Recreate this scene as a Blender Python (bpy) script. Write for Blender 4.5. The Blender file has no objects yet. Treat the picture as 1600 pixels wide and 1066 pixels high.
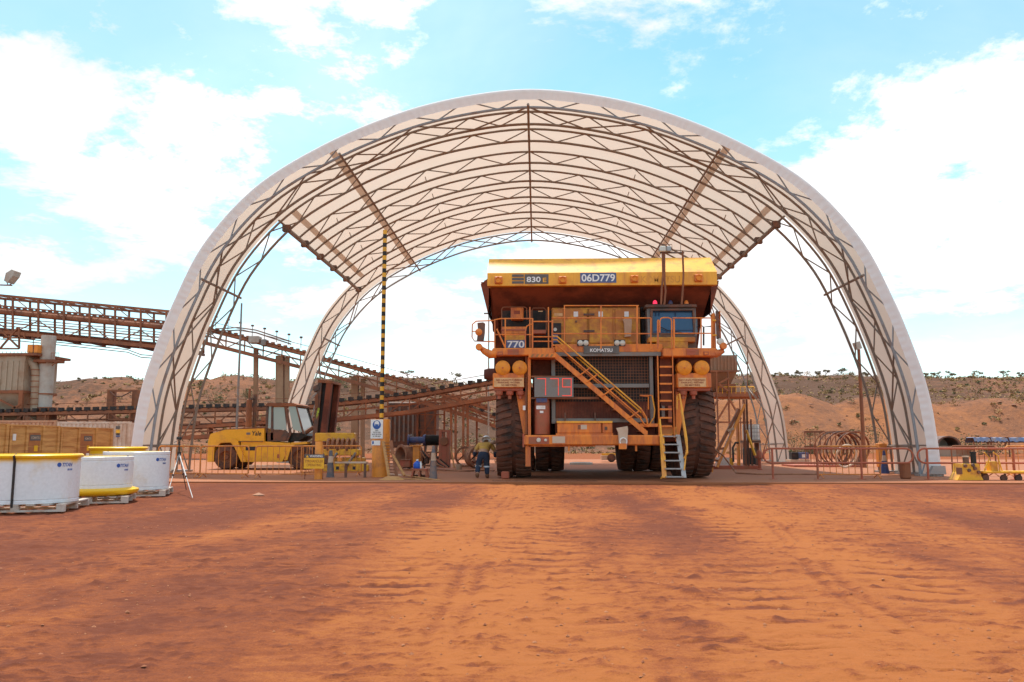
import bpy, math, random
import numpy as np
from mathutils import Vector, Matrix
random.seed(7); rng = np.random.default_rng(7)
S = bpy.context.scene
C = S.collection
R = math.radians
# ---------------------------------------------------------------- camera
CAM_H, CAM_X, TH, PSI, FPX = 1.3, 0.3, R(6.9), R(1.73), 1291.0
cd = bpy.data.cameras.new('camera'); co = bpy.data.objects.new('camera', cd); C.objects.link(co)
co.location = (CAM_X, 0, CAM_H); co.rotation_euler = (math.pi/2+TH, 0, PSI)
cd.sensor_width = 36; cd.lens = FPX/1600*36; cd.clip_start = 0.05; cd.clip_end = 6000
S.camera = co
# ---------------------------------------------------------------- light
SUN_EL, SUN_AZ = R(70), R(-22)          # azimuth from +Y (behind the shelter), negative = from the left
sdir = Vector((math.sin(SUN_AZ)*math.cos(SUN_EL), math.cos(SUN_AZ)*math.cos(SUN_EL), math.sin(SUN_EL)))
sl = bpy.data.lights.new('sun', 'SUN'); so = bpy.data.objects.new('sun', sl); C.objects.link(so)
sl.energy = 3.4; sl.angle = R(2.0); sl.color = (1.0, 0.95, 0.87)
so.rotation_euler = sdir.to_track_quat('Z', 'Y').to_euler(); so.location = (0, 20, 60)
S.view_settings.view_transform = 'Standard'; S.view_settings.look = 'None'
S.view_settings.exposure = 0.5; S.view_settings.gamma = 1.0
try: S.view_settings.use_curve_mapping = False
except Exception: pass
S.cycles.max_bounces = 8; S.cycles.transparent_max_bounces = 12
S.cycles.use_denoising = True
try: S.cycles.denoiser = 'OPENIMAGEDENOISE'
except Exception: pass
w = bpy.data.worlds.new('World'); S.world = w; w.use_nodes = True
nt = w.node_tree; N = nt.nodes; L = nt.links; N.clear()
wo = N.new('ShaderNodeOutputWorld'); bg = N.new('ShaderNodeBackground'); sky = N.new('ShaderNodeTexSky')
sky.sky_type = 'NISHITA'; sky.sun_disc = False; sky.sun_elevation = SUN_EL; sky.sun_rotation = SUN_AZ
sky.air_density = 1.0; sky.dust_density = 0.6; sky.ozone_density = 1.6; sky.altitude = 400
bg.inputs['Strength'].default_value = 0.14
tc = N.new('ShaderNodeTexCoord'); sep = N.new('ShaderNodeSeparateXYZ'); L.new(tc.outputs['Generated'], sep.inputs[0])
def wm(op, a, b=None, clamp=False):
    n = N.new('ShaderNodeMath'); n.operation = op; n.use_clamp = clamp
    for i, v in enumerate((a, b)):
        if v is None: continue
        if isinstance(v, (int, float)): n.inputs[i].default_value = v
        else: L.new(v, n.inputs[i])
    return n.outputs[0]
# clouds: a layer seen in perspective (direction / height), billowy edges from warped noise
zc = wm('ADD', wm('MAXIMUM', sep.outputs[2], 0.0), 0.22)
cmb = N.new('ShaderNodeCombineXYZ')
L.new(wm('DIVIDE', sep.outputs[0], zc), cmb.inputs[0]); L.new(wm('DIVIDE', sep.outputs[1], zc), cmb.inputs[1])
CLOUD_OFF = (27.0364, 33.9444, 0.0)
mp = N.new('ShaderNodeMapping'); L.new(cmb.outputs[0], mp.inputs[0]); mp.inputs['Location'].default_value = CLOUD_OFF
def wnoise(scale, detail, rough, dist=0.0):
    n = N.new('ShaderNodeTexNoise'); n.inputs['Scale'].default_value = scale; n.inputs['Detail'].default_value = detail
    n.inputs['Roughness'].default_value = rough; n.inputs['Distortion'].default_value = dist
    L.new(mp.outputs[0], n.inputs['Vector']); return n.outputs[0]
big = wnoise(0.6, 2, 0.5); fine = wnoise(1.9, 10, 0.66, 0.15)
dens = wm('ADD', wm('MULTIPLY', big, 0.85), wm('MULTIPLY', fine, 1.0))
rmp = N.new('ShaderNodeMapRange'); rmp.interpolation_type = 'SMOOTHSTEP'
rmp.inputs['From Min'].default_value = 0.885; rmp.inputs['From Max'].default_value = 1.01
L.new(dens, rmp.inputs['Value'])
hz = N.new('ShaderNodeMapRange'); hz.inputs['From Min'].default_value = 0.0; hz.inputs['From Max'].default_value = 0.32
hz.inputs['To Min'].default_value = 0.30; hz.inputs['To Max'].default_value = 0.0; L.new(sep.outputs[2], hz.inputs['Value'])
thin = wnoise(0.9, 6, 0.6, 0.4)
thinr = N.new('ShaderNodeMapRange'); thinr.inputs['From Min'].default_value = 0.35; thinr.inputs['From Max'].default_value = 0.7
thinr.inputs['To Max'].default_value = 0.30; L.new(thin, thinr.inputs['Value'])
cov = wm('MAXIMUM', rmp.outputs[0], wm('ADD', hz.outputs[0], thinr.outputs[0], True), True)
mix = N.new('ShaderNodeMix'); mix.data_type = 'RGBA'; L.new(cov, mix.inputs['Factor'])
tint = N.new('ShaderNodeMix'); tint.data_type = 'RGBA'; tint.blend_type = 'MULTIPLY'; tint.inputs['Factor'].default_value = 1.0
L.new(sky.outputs[0], tint.inputs[6]); tint.inputs[7].default_value = (1.05, 1.38, 1.22, 1)
cshade = N.new('ShaderNodeMapRange'); cshade.inputs['From Min'].default_value = 0.4; cshade.inputs['From Max'].default_value = 0.62; cshade.inputs['To Min'].default_value = 5.2; cshade.inputs['To Max'].default_value = 7.6
L.new(wnoise(1.3, 7, 0.6, 0.3), cshade.inputs['Value'])
L.new(tint.outputs[2], mix.inputs[6]); L.new(cshade.outputs[0], mix.inputs[7])
L.new(mix.outputs[2], bg.inputs['Color']); L.new(bg.outputs[0], wo.inputs['Surface'])
# ---------------------------------------------------------------- helpers
_M = Matrix.Rotation(PSI, 3, 'Z') @ Matrix.Rotation(math.pi/2+TH, 3, 'X')
def W(px, py, Y):
    """world point seen at photo pixel (1600 wide) standing at distance Y"""
    d = _M @ Vector(((px-800)/FPX, (533-py)/FPX, -1.0))
    return Vector((CAM_X, 0, CAM_H)) + d*(Y/d.y)
def G(px, py, z=0.0):
    d = _M @ Vector(((px-800)/FPX, (533-py)/FPX, -1.0))
    return Vector((CAM_X, 0, CAM_H)) + d*((z-CAM_H)/d.z)
def XZ(px, py, Y):
    p = W(px, py, Y); return p.x, p.z

MATS = {}
def mat(name, base, rough=0.6, metal=0.0, dust=None, amt=0.35, scale=3.0, spec=0.4, bump=0.0, bscale=30.0, var=0.12, stretch=None):
    """painted / bare surface with blotchy dirt of its own shape; dust is the second colour"""
    m = bpy.data.materials.new(name); m.use_nodes = True
    t = m.node_tree; n = t.nodes; l = t.links; b = n['Principled BSDF']
    b.inputs['Roughness'].default_value = rough; b.inputs['Metallic'].default_value = metal
    b.inputs['Specular IOR Level'].default_value = spec
    g = n.new('ShaderNodeNewGeometry')
    src = g.outputs['Position']
    if stretch:
        mpn = n.new('ShaderNodeMapping'); mpn.inputs['Scale'].default_value = stretch; l.new(src, mpn.inputs[0]); src = mpn.outputs[0]
    tx = n.new('ShaderNodeTexNoise'); tx.inputs['Scale'].default_value = scale; tx.inputs['Detail'].default_value = 7; tx.inputs['Roughness'].default_value = 0.65
    l.new(src, tx.inputs['Vector'])
    mr = n.new('ShaderNodeMapRange'); mr.interpolation_type = 'SMOOTHSTEP'
    mr.inputs['From Min'].default_value = 0.62-0.5*amt; mr.inputs['From Max'].default_value = 0.86-0.5*amt; l.new(tx.outputs[0], mr.inputs['Value'])
    mx = n.new('ShaderNodeMix'); mx.data_type = 'RGBA'; l.new(mr.outputs[0], mx.inputs['Factor'])
    dc = dust if dust else tuple(c*(1-var*2) for c in base)
    mx.inputs[6].default_value = (*base, 1); mx.inputs[7].default_value = (*dc, 1)
    t2 = n.new('ShaderNodeTexNoise'); t2.inputs['Scale'].default_value = scale*9; t2.inputs['Detail'].default_value = 4; l.new(src, t2.inputs['Vector'])
    m2 = n.new('ShaderNodeMapRange'); m2.inputs['To Min'].default_value = 1-var; m2.inputs['To Max'].default_value = 1+var; l.new(t2.outputs[0], m2.inputs['Value'])
    mu = n.new('ShaderNodeMix'); mu.data_type = 'RGBA'; mu.blend_type = 'MULTIPLY'; mu.inputs['Factor'].default_value = 1
    l.new(mx.outputs[2], mu.inputs[6]); l.new(m2.outputs[0], mu.inputs[7]); l.new(mu.outputs[2], b.inputs['Base Color'])
    if bump:
        t3 = n.new('ShaderNodeTexNoise'); t3.inputs['Scale'].default_value = bscale; t3.inputs['Detail'].default_value = 5; l.new(src, t3.inputs['Vector'])
        bp = n.new('ShaderNodeBump'); bp.inputs['Strength'].default_value = bump; bp.inputs['Distance'].default_value = 0.02
        l.new(t3.outputs[0], bp.inputs['Height']); l.new(bp.outputs[0], b.inputs['Normal'])
    MATS[name] = m; return m
RED = (0.30, 0.105, 0.045)
mat('truck_orange', (0.82, 0.245, 0.035), 0.5, dust=(0.54, 0.145, 0.045), amt=0.45, scale=1.4, stretch=(2.6, 2.6, 0.6))
mat('truck_yellow', (0.88, 0.42, 0.04), 0.45, dust=(0.66, 0.26, 0.05), amt=0.35, scale=1.1, stretch=(2.2, 2.2, 0.6))
mat('cab_yellow', (0.72, 0.36, 0.03), 0.5, dust=(0.50, 0.18, 0.04), amt=0.6, scale=2.2)
mat('under_red', (0.25, 0.07, 0.036), 0.8, dust=(0.12, 0.035, 0.022), amt=0.5, scale=1.0)
mat('rubber', (0.055, 0.036, 0.030), 0.85, dust=(0.16, 0.066, 0.040), amt=0.55, scale=2.5, bump=0.2)
mat('black', (0.02, 0.018, 0.017), 0.6, dust=(0.08, 0.04, 0.03), amt=0.3)
mat('dark_steel', (0.09, 0.065, 0.055), 0.6, dust=(0.20, 0.085, 0.05), amt=0.5)
mat('grey_steel', (0.22, 0.20, 0.185), 0.5, metal=0.3, dust=(0.26, 0.15, 0.10), amt=0.3)
mat('galv', (0.36, 0.36, 0.36), 0.45, metal=0.5, dust=(0.34, 0.24, 0.19), amt=0.3)
mat('truss_steel', (0.25, 0.21, 0.18), 0.6, metal=0.2, dust=(0.25, 0.155, 0.105), amt=0.4, scale=1.5)
mat('truss_skylit', (0.30, 0.33, 0.36), 0.5, metal=0.3, dust=(0.26, 0.20, 0.17), amt=0.3, scale=1.5)  # end trusses: sky light painted in as a bluer, paler grey
mat('rust_steel', (0.32, 0.115, 0.05), 0.75, dust=(0.21, 0.085, 0.045), amt=0.5, scale=1.0)
mat('red_steel', (0.42, 0.105, 0.055), 0.6, dust=(0.34, 0.12, 0.06), amt=0.4)
mat('barrier_orange', (0.74, 0.26, 0.045), 0.5, dust=(0.52, 0.19, 0.06), amt=0.45, scale=4)
mat('bollard_orange', (0.80, 0.29, 0.04), 0.5, dust=(0.56, 0.19, 0.05), amt=0.35, scale=1.5)
mat('fork_yellow', (0.86, 0.44, 0.03), 0.4, dust=(0.62, 0.27, 0.05), amt=0.3, scale=1.5)
mat('mach_yellow', (0.80, 0.42, 0.03), 0.45, dust=(0.52, 0.22, 0.05), amt=0.35, scale=3)
mat('rim_yellow', (0.86, 0.50, 0.012), 0.35, dust=(0.74, 0.36, 0.03), amt=0.2, scale=3)
mat('rim_white', (0.76, 0.77, 0.79), 0.35, dust=(0.70, 0.64, 0.56), amt=0.2, scale=2)
mat('white', (0.78, 0.77, 0.74), 0.5, dust=(0.62, 0.50, 0.40), amt=0.25)
mat('cream', (0.60, 0.46, 0.34), 0.6, dust=(0.46, 0.28, 0.18), amt=0.4, scale=0.8)
mat('beige_clad', (0.40, 0.33, 0.24), 0.6, dust=(0.33, 0.21, 0.13), amt=0.4, scale=0.6)
mat('stack_grey', (0.44, 0.42, 0.37), 0.5, dust=(0.38, 0.30, 0.24), amt=0.4, scale=0.7)
mat('concrete', (0.36, 0.27, 0.20), 0.85, dust=(0.36, 0.17, 0.09), amt=0.5, scale=0.5)
mat('timber', (0.52, 0.27, 0.10), 0.75, dust=(0.40, 0.19, 0.07), amt=0.4, scale=3, stretch=(1, 1, 5))
mat('ply', (0.66, 0.35, 0.11), 0.7, dust=(0.48, 0.21, 0.06), amt=0.45, scale=1.6, stretch=(0.5, 0.5, 5), var=0.18)
mat('ply_dark', (0.46, 0.175, 0.05), 0.7, dust=(0.33, 0.115, 0.04), amt=0.45, scale=1.6, stretch=(5, 0.5, 0.6), var=0.18)
mat('pallet_white', (0.56, 0.49, 0.43), 0.75, dust=(0.40, 0.25, 0.17), amt=0.4)
mat('hose', (0.40, 0.19, 0.10), 0.7, dust=(0.28, 0.12, 0.07), amt=0.5)
mat('sign_yellow', (0.85, 0.47, 0.03), 0.5, dust=(0.70, 0.35, 0.06), amt=0.25)
mat('sign_white', (0.80, 0.80, 0.78), 0.5, dust=(0.66, 0.56, 0.46), amt=0.15)
mat('sign_cream', (0.72, 0.46, 0.22), 0.6, dust=(0.60, 0.30, 0.12), amt=0.4)
mat('sign_blue', (0.03, 0.10, 0.36), 0.4)
mat('plate_blue', (0.10, 0.13, 0.27), 0.5)
mat('plate_grey', (0.13, 0.115, 0.105), 0.5)
mat('ink', (0.03, 0.03, 0.035), 0.6)
mat('ink_red', (0.32, 0.07, 0.03), 0.6)
mat('cone_grey', (0.13, 0.13, 0.15), 0.7, dust=(0.27, 0.17, 0.13), amt=0.35)
mat('blue_paint', (0.035, 0.055, 0.16), 0.45, dust=(0.16, 0.09, 0.08), amt=0.3)
mat('blue_plastic', (0.02, 0.10, 0.50), 0.35)
mat('tarp_blue', (0.09, 0.13, 0.24), 0.5, dust=(0.22, 0.16, 0.14), amt=0.4)
mat('shirt', (0.52, 0.30, 0.06), 0.85, dust=(0.40, 0.21, 0.07), amt=0.4, scale=8)
mat('navy', (0.022, 0.032, 0.060), 0.9, dust=(0.05, 0.05, 0.06), amt=0.3, scale=8)
mat('skin', (0.42, 0.23, 0.15), 0.6)
mat('boot', (0.20, 0.085, 0.04), 0.8)
mat('reflect', (0.55, 0.58, 0.62), 0.3)
mat('glove', (0.5, 0.32, 0.22), 0.8)
mat('lens', (0.62, 0.60, 0.52), 0.25, spec=0.6)
mat('lamp_cover', (0.82, 0.29, 0.02), 0.5, dust=(0.66, 0.22, 0.03), amt=0.4, scale=6)
mat('lime', (0.45, 0.55, 0.05), 0.5)
def glass(name, col, rough=0.06):
    m = bpy.data.materials.new(name); m.use_nodes = True; b = m.node_tree.nodes['Principled BSDF']
    b.inputs['Base Color'].default_value = (*col, 1); b.inputs['Roughness'].default_value = rough
    b.inputs['Specular IOR Level'].default_value = 0.9; b.inputs['Metallic'].default_value = 0.0
    MATS[name] = m
glass('cab_glass', (0.03, 0.075, 0.15)); glass('clear_glass', (0.26, 0.31, 0.31), 0.05)
m = bpy.data.materials.new('led_red'); m.use_nodes = True; b = m.node_tree.nodes['Principled BSDF']
b.inputs['Base Color'].default_value = (0.8, 0.05, 0.03, 1); b.inputs['Emission Color'].default_value = (1, 0.10, 0.06, 1); b.inputs['Emission Strength'].default_value = 0.4; MATS['led_red'] = m
m = m.copy(); m.name = 'beacon_red'; b = m.node_tree.nodes['Principled BSDF']; b.inputs['Emission Color'].default_value = (1, 0.03, 0.12, 1); b.inputs['Emission Strength'].default_value = 0.8; MATS['beacon_red'] = m
def fabric():
    m = bpy.data.materials.new('fabric'); m.use_nodes = True; t = m.node_tree; n = t.nodes; l = t.links; n.clear()
    o = n.new('ShaderNodeOutputMaterial'); d = n.new('ShaderNodeBsdfDiffuse'); tr = n.new('ShaderNodeBsdfTranslucent'); mx = n.new('ShaderNodeMixShader')
    g = n.new('ShaderNodeNewGeometry'); tx = n.new('ShaderNodeTexNoise'); tx.inputs['Scale'].default_value = 0.5; tx.inputs['Detail'].default_value = 6
    l.new(g.outputs['Position'], tx.inputs['Vector'])
    rp = n.new('ShaderNodeMix'); rp.data_type = 'RGBA'; l.new(tx.outputs[0], rp.inputs['Factor'])
    rp.inputs[6].default_value = (0.80, 0.70, 0.60, 1); rp.inputs[7].default_value = (0.74, 0.61, 0.50, 1)
    l.new(rp.outputs[2], d.inputs[0]); l.new(rp.outputs[2], tr.inputs[0]); mx.inputs[0].default_value = 0.42
    l.new(d.outputs[0], mx.inputs[1]); l.new(tr.outputs[0], mx.inputs[2]); l.new(mx.outputs[0], o.inputs[0]); MATS['fabric'] = m
fabric()

ORG = {}
class MB:
    """collects shapes; build() links them as ONE mesh object"""
    def __init__(s): s.v = []; s.f = []
    def add(s, v, f):
        o = len(s.v); s.v += [tuple(p) for p in v]; s.f += [tuple(i+o for i in q) for q in f]; return s
    def box(s, x0, x1, y0, y1, z0, z1, bev=0.0):
        if bev <= 0:
            v = [(x, y, z) for x in (x0, x1) for y in (y0, y1) for z in (z0, z1)]
            return s.add(v, [(0,1,3,2),(4,6,7,5),(0,4,5,1),(2,3,7,6),(0,2,6,4),(1,5,7,3)])
        b = min(bev, abs(x1-x0)/2.01, abs(y1-y0)/2.01, abs(z1-z0)/2.01)
        V = []; idx = {}
        for i, x in enumerate((x0, x1)):
            for j, y in enumerate((y0, y1)):
                for k, z in enumerate((z0, z1)):
                    sx, sy, sz = (1, -1)[i]*b, (1, -1)[j]*b, (1, -1)[k]*b
                    for a, p in enumerate(((x, y+sy, z+sz), (x+sx, y, z+sz), (x+sx, y+sy, z))):
                        idx[i, j, k, a] = len(V); V.append(p)
        F = []
        for i in (0, 1): q = [idx[i,0,0,0], idx[i,1,0,0], idx[i,1,1,0], idx[i,0,1,0]]; F.append(q if i else q[::-1])
        for j in (0, 1): q = [idx[0,j,0,1], idx[0,j,1,1], idx[1,j,1,1], idx[1,j,0,1]]; F.append(q if j else q[::-1])
        for k in (0, 1): q = [idx[0,0,k,2], idx[1,0,k,2], idx[1,1,k,2], idx[0,1,k,2]]; F.append(q if k else q[::-1])
        for j in (0, 1):
            for k in (0, 1): F.append([idx[0,j,k,1], idx[1,j,k,1], idx[1,j,k,2], idx[0,j,k,2]])
        for i in (0, 1):
            for k in (0, 1): F.append([idx[i,0,k,0], idx[i,1,k,0], idx[i,1,k,2], idx[i,0,k,2]])
        for i in (0, 1):
            for j in (0, 1): F.append([idx[i,j,0,0], idx[i,j,1,0], idx[i,j,1,1], idx[i,j,0,1]])
        for i in (0, 1):
            for j in (0, 1):
                for k in (0, 1): F.append([idx[i,j,k,0], idx[i,j,k,1], idx[i,j,k,2]])
        return s.add(V, F)
    def bar(s, p, q, w, h=None, up=(0, 0, 1)):
        p = Vector(p); q = Vector(q); h = h or w; d = (q-p).normalized(); u = Vector(up)
        if abs(d.dot(u)) > 0.98: u = Vector((0, 1, 0))
        a = d.cross(u).normalized()*(w/2); c = a.cross(d).normalized()*(h/2)
        v = [e+sa*a+sc*c for e in (p, q) for sa, sc in ((-1,-1),(1,-1),(1,1),(-1,1))]
        return s.add(v, [(3,2,1,0),(4,5,6,7)]+[(i, (i+1) % 4, (i+1) % 4+4, i+4) for i in range(4)])
    def cyl(s, p, q, r, r2=None, n=10, caps=True):
        p = Vector(p); q = Vector(q); r2 = r if r2 is None else r2; d = (q-p).normalized()
        u = Vector((0, 0, 1)) if abs(d.z) < 0.9 else Vector((1, 0, 0)); a = d.cross(u).normalized(); c = d.cross(a)
        v = [e+(a*math.cos(t)+c*math.sin(t))*rr for e, rr in ((p, r), (q, r2)) for t in [2*math.pi*i/n for i in range(n)]]
        f = [(i, i+n, (i+1) % n+n, (i+1) % n) for i in range(n)]
        if caps: f += [tuple(range(n)), tuple(range(2*n-1, n-1, -1))]
        return s.add(v, f)
    def tube(s, pts, r, n=6, closed=False):
        P = [Vector(p) for p in pts]; m = len(P); rings = []; a = None
        for i in range(m):
            d = ((P[(i+1) % m]-P[i-1]) if closed else (P[min(i+1, m-1)]-P[max(i-1, 0)])).normalized()
            if a is None:
                u = Vector((0, 0, 1)) if abs(d.z) < 0.9 else Vector((1, 0, 0)); a = d.cross(u).normalized()
            else: a = (a-d*a.dot(d)).normalized()
            c = d.cross(a); rr = r[i] if isinstance(r, (list, tuple)) else r
            rings.append([P[i]+(a*math.cos(2*math.pi*k/n)+c*math.sin(2*math.pi*k/n))*rr for k in range(n)])
        v = [x for q in rings for x in q]; f = []
        for i in range(m if closed else m-1):
            j = (i+1) % m
            f += [(i*n+k, j*n+k, j*n+(k+1) % n, i*n+(k+1) % n) for k in range(n)]
        if not closed: f += [tuple(range(n)), tuple(range(m*n-1, (m-1)*n-1, -1))]
        return s.add(v, f)
    def lathe(s, prof, n=32, axis='z', c=(0, 0, 0), a0=0.0, a1=2*math.pi):
        """prof: (radius, along) pairs turned round the axis"""
        full = abs(a1-a0-2*math.pi) < 1e-6; k = n if full else n+1; v = []
        for i in range(k):
            t = a0+(a1-a0)*i/n; ct, st = math.cos(t), math.sin(t)
            for r, h in prof:
                p = {'z': (r*ct, r*st, h), 'x': (h, r*ct, r*st), 'y': (r*ct, h, r*st)}[axis]
                v.append((p[0]+c[0], p[1]+c[1], p[2]+c[2]))
        m = len(prof); f = []
        for i in range(n):
            j = (i+1) % k
            f += [(i*m+e, j*m+e, j*m+e+1, i*m+e+1) for e in range(m-1)]
        return s.add(v, f)
    def prism(s, poly, a, b, axis='x'):
        """poly in the other two axes, extruded along axis from a to b"""
        def P(u, w_, t): return {'x': (t, u, w_), 'y': (u, t, w_), 'z': (u, w_, t)}[axis]
        n = len(poly); v = [P(u, w_, a) for u, w_ in poly]+[P(u, w_, b) for u, w_ in poly]
        return s.add(v, [tuple(range(n)), tuple(range(2*n-1, n-1, -1))]+[(i, i+n, (i+1) % n+n, (i+1) % n) for i in range(n)])
    def build(s, name, m, parent=None, smooth=None, kind=None):
        o_ = ORG.get(parent.name, Vector()) if parent else Vector()
        me = bpy.data.meshes.new(name)
        me.from_pydata([(x-o_[0], y-o_[1], z-o_[2]) for x, y, z in s.v], [], s.f); me.validate()
        me.materials.append(MATS[m] if isinstance(m, str) else m)
        fix_normals(me)
        if smooth:
            me.polygons.foreach_set('use_smooth', [True]*len(me.polygons)); me.set_sharp_from_angle(angle=R(smooth))
        return link(name, me, parent, kind)
def fix_normals(me):
    import bmesh
    bm = bmesh.new(); bm.from_mesh(me); bmesh.ops.recalc_face_normals(bm, faces=bm.faces); bm.to_mesh(me); bm.free()
def link(name, me, parent=None, kind=None):
    o = bpy.data.objects.new(name, me); C.objects.link(o)
    if parent: o.parent = parent; ORG[o.name] = ORG.get(parent.name, Vector())
    if kind: o['kind'] = kind
    return o
def thing(name, label, cat, loc=(0, 0, 0), group=None, rz=0.0):
    o = bpy.data.objects.new(name, None); C.objects.link(o); o.location = loc; o.rotation_euler = (0, 0, rz); o.empty_display_size = 0.3
    tag(o, label, cat, group); ORG[o.name] = Vector(loc); return o
def local(root): ORG[root.name] = Vector(); return root          # parts given in the thing's own coordinates
def tag(o, label, cat, group=None):
    o['label'] = label; o['category'] = cat
    if group: o['group'] = group
    return o
def struct(name, mb, m, smooth=None):
    o = mb.build(name, m, None, smooth); o['kind'] = 'structure'; return o
def copy_tree(o, parent=None):
    c = o.copy(); C.objects.link(c); c.parent = parent; ORG[c.name] = ORG.get(o.name, Vector())
    for ch in list(o.children): copy_tree(ch, c)
    return c
def place(root, loc, rz=0.0, label=None, scale=None):
    root.location = loc; root.rotation_euler = (0, 0, rz)
    if label: root['label'] = label
    if scale: root.scale = scale
    return root
def B(name, m, parent, *a, bev=0.0):                              # one box part
    return MB().box(*a, bev=bev).build(name, m, parent)
def PB(name, m, parent, x0, y0, x1, y1, Y, depth, bev=0.0):       # box whose front face is measured on the photo at distance Y
    a = W(x0, y0, Y); b = W(x1, y1, Y)
    return MB().box(a.x, b.x, Y, Y+depth, b.z, a.z, bev=bev).build(name, m, parent)
def T(name, m, parent, pts, r, n=6, closed=False):
    return MB().tube(pts, r, n, closed).build(name, m, parent, smooth=50)
def arc(c, r, a0, a1, n, plane='xz'):
    out = []
    for i in range(n+1):
        t = a0+(a1-a0)*i/n; u, v = r*math.cos(t), r*math.sin(t)
        out.append({'xz': (c[0]+u, c[1], c[2]+v), 'xy': (c[0]+u, c[1]+v, c[2]), 'yz': (c[0], c[1]+u, c[2]+v)}[plane])
    return out
def TEXT(name, s, m, parent, center, height, width=None, face='-y', bold=True, tilt=0.0, shear=0.0, depth=0.004):
    """flat lettering turned into a mesh; face -y looks at the camera"""
    cu = bpy.data.curves.new('t', 'FONT'); cu.body = s; cu.align_x = 'CENTER'; cu.align_y = 'CENTER'; cu.size = 1.0; cu.extrude = 0.0; cu.shear = shear
    if bold: cu.offset = 0.022
    to = bpy.data.objects.new('t', cu); C.objects.link(to); bpy.context.view_layer.update()
    me = bpy.data.meshes.new_from_object(to.evaluated_get(bpy.context.evaluated_depsgraph_get()))
    bpy.data.objects.remove(to); me.name = name
    co_ = np.array([v.co[:] for v in me.vertices]); mn, mx_ = co_.min(0), co_.max(0)
    cx, cy = (mn[0]+mx_[0])/2, (mn[1]+mx_[1])/2; sc = height/(mx_[1]-mn[1]); sx = sc if width is None else width/(mx_[0]-mn[0])
    o_ = ORG.get(parent.name, Vector())
    q = Matrix.Rotation(tilt, 3, 'X')
    for v in me.vertices:
        p = q @ Vector(((v.co.x-cx)*sx, -depth, (v.co.y-cy)*sc))
        if face == '+x': p = Vector((-p.y, p.x, p.z))
        if face == '-x': p = Vector((p.y, -p.x, p.z))
        v.co = p+Vector(center)-o_
    me.materials.clear(); me.materials.append(MATS[m]); return link(name, me, parent)
# value noise for terrain
_tab = rng.random((256, 256))
def vnoise(x, y):
    xi = np.floor(x).astype(int); yi = np.floor(y).astype(int); fx = x-xi; fy = y-yi
    fx = fx*fx*(3-2*fx); fy = fy*fy*(3-2*fy); a = _tab[xi % 256, yi % 256]; b = _tab[(xi+1) % 256, yi % 256]
    c = _tab[xi % 256, (yi+1) % 256]; d = _tab[(xi+1) % 256, (yi+1) % 256]
    return (a*(1-fx)+b*fx)*(1-fy)+(c*(1-fx)+d*fx)*fy
def fbm(x, y, o=5, g=0.5):
    s = 0; a = 1; t = 0
    for i in range(o): s = s+a*vnoise(x*2**i+17.3*i, y*2**i+9.1*i); t += a; a *= g
    return s/t
def grid_mesh(name, X, Y, Z, m, attrs=None, kind='structure'):
    h, k = X.shape; v = np.stack([X, Y, Z], -1).reshape(-1, 3); i = np.arange(h*k).reshape(h, k)
    q = np.stack([i[:-1, :-1], i[:-1, 1:], i[1:, 1:], i[1:, :-1]], -1).reshape(-1, 4)
    me = bpy.data.meshes.new(name); me.vertices.add(len(v)); me.vertices.foreach_set('co', v.ravel())
    me.loops.add(q.size); me.loops.foreach_set('vertex_index', q.ravel()); me.polygons.add(len(q))
    me.polygons.foreach_set('loop_start', np.arange(0, q.size, 4)); me.polygons.foreach_set('loop_total', np.full(len(q), 4))
    me.polygons.foreach_set('use_smooth', np.ones(len(q), bool)); me.update()
    for an, av in (attrs or {}).items():
        at = me.attributes.new(an, 'FLOAT', 'POINT'); at.data.foreach_set('value', av.ravel().astype(np.float32))
    me.materials.append(m); o = link(name, me); o['kind'] = kind; return o
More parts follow.
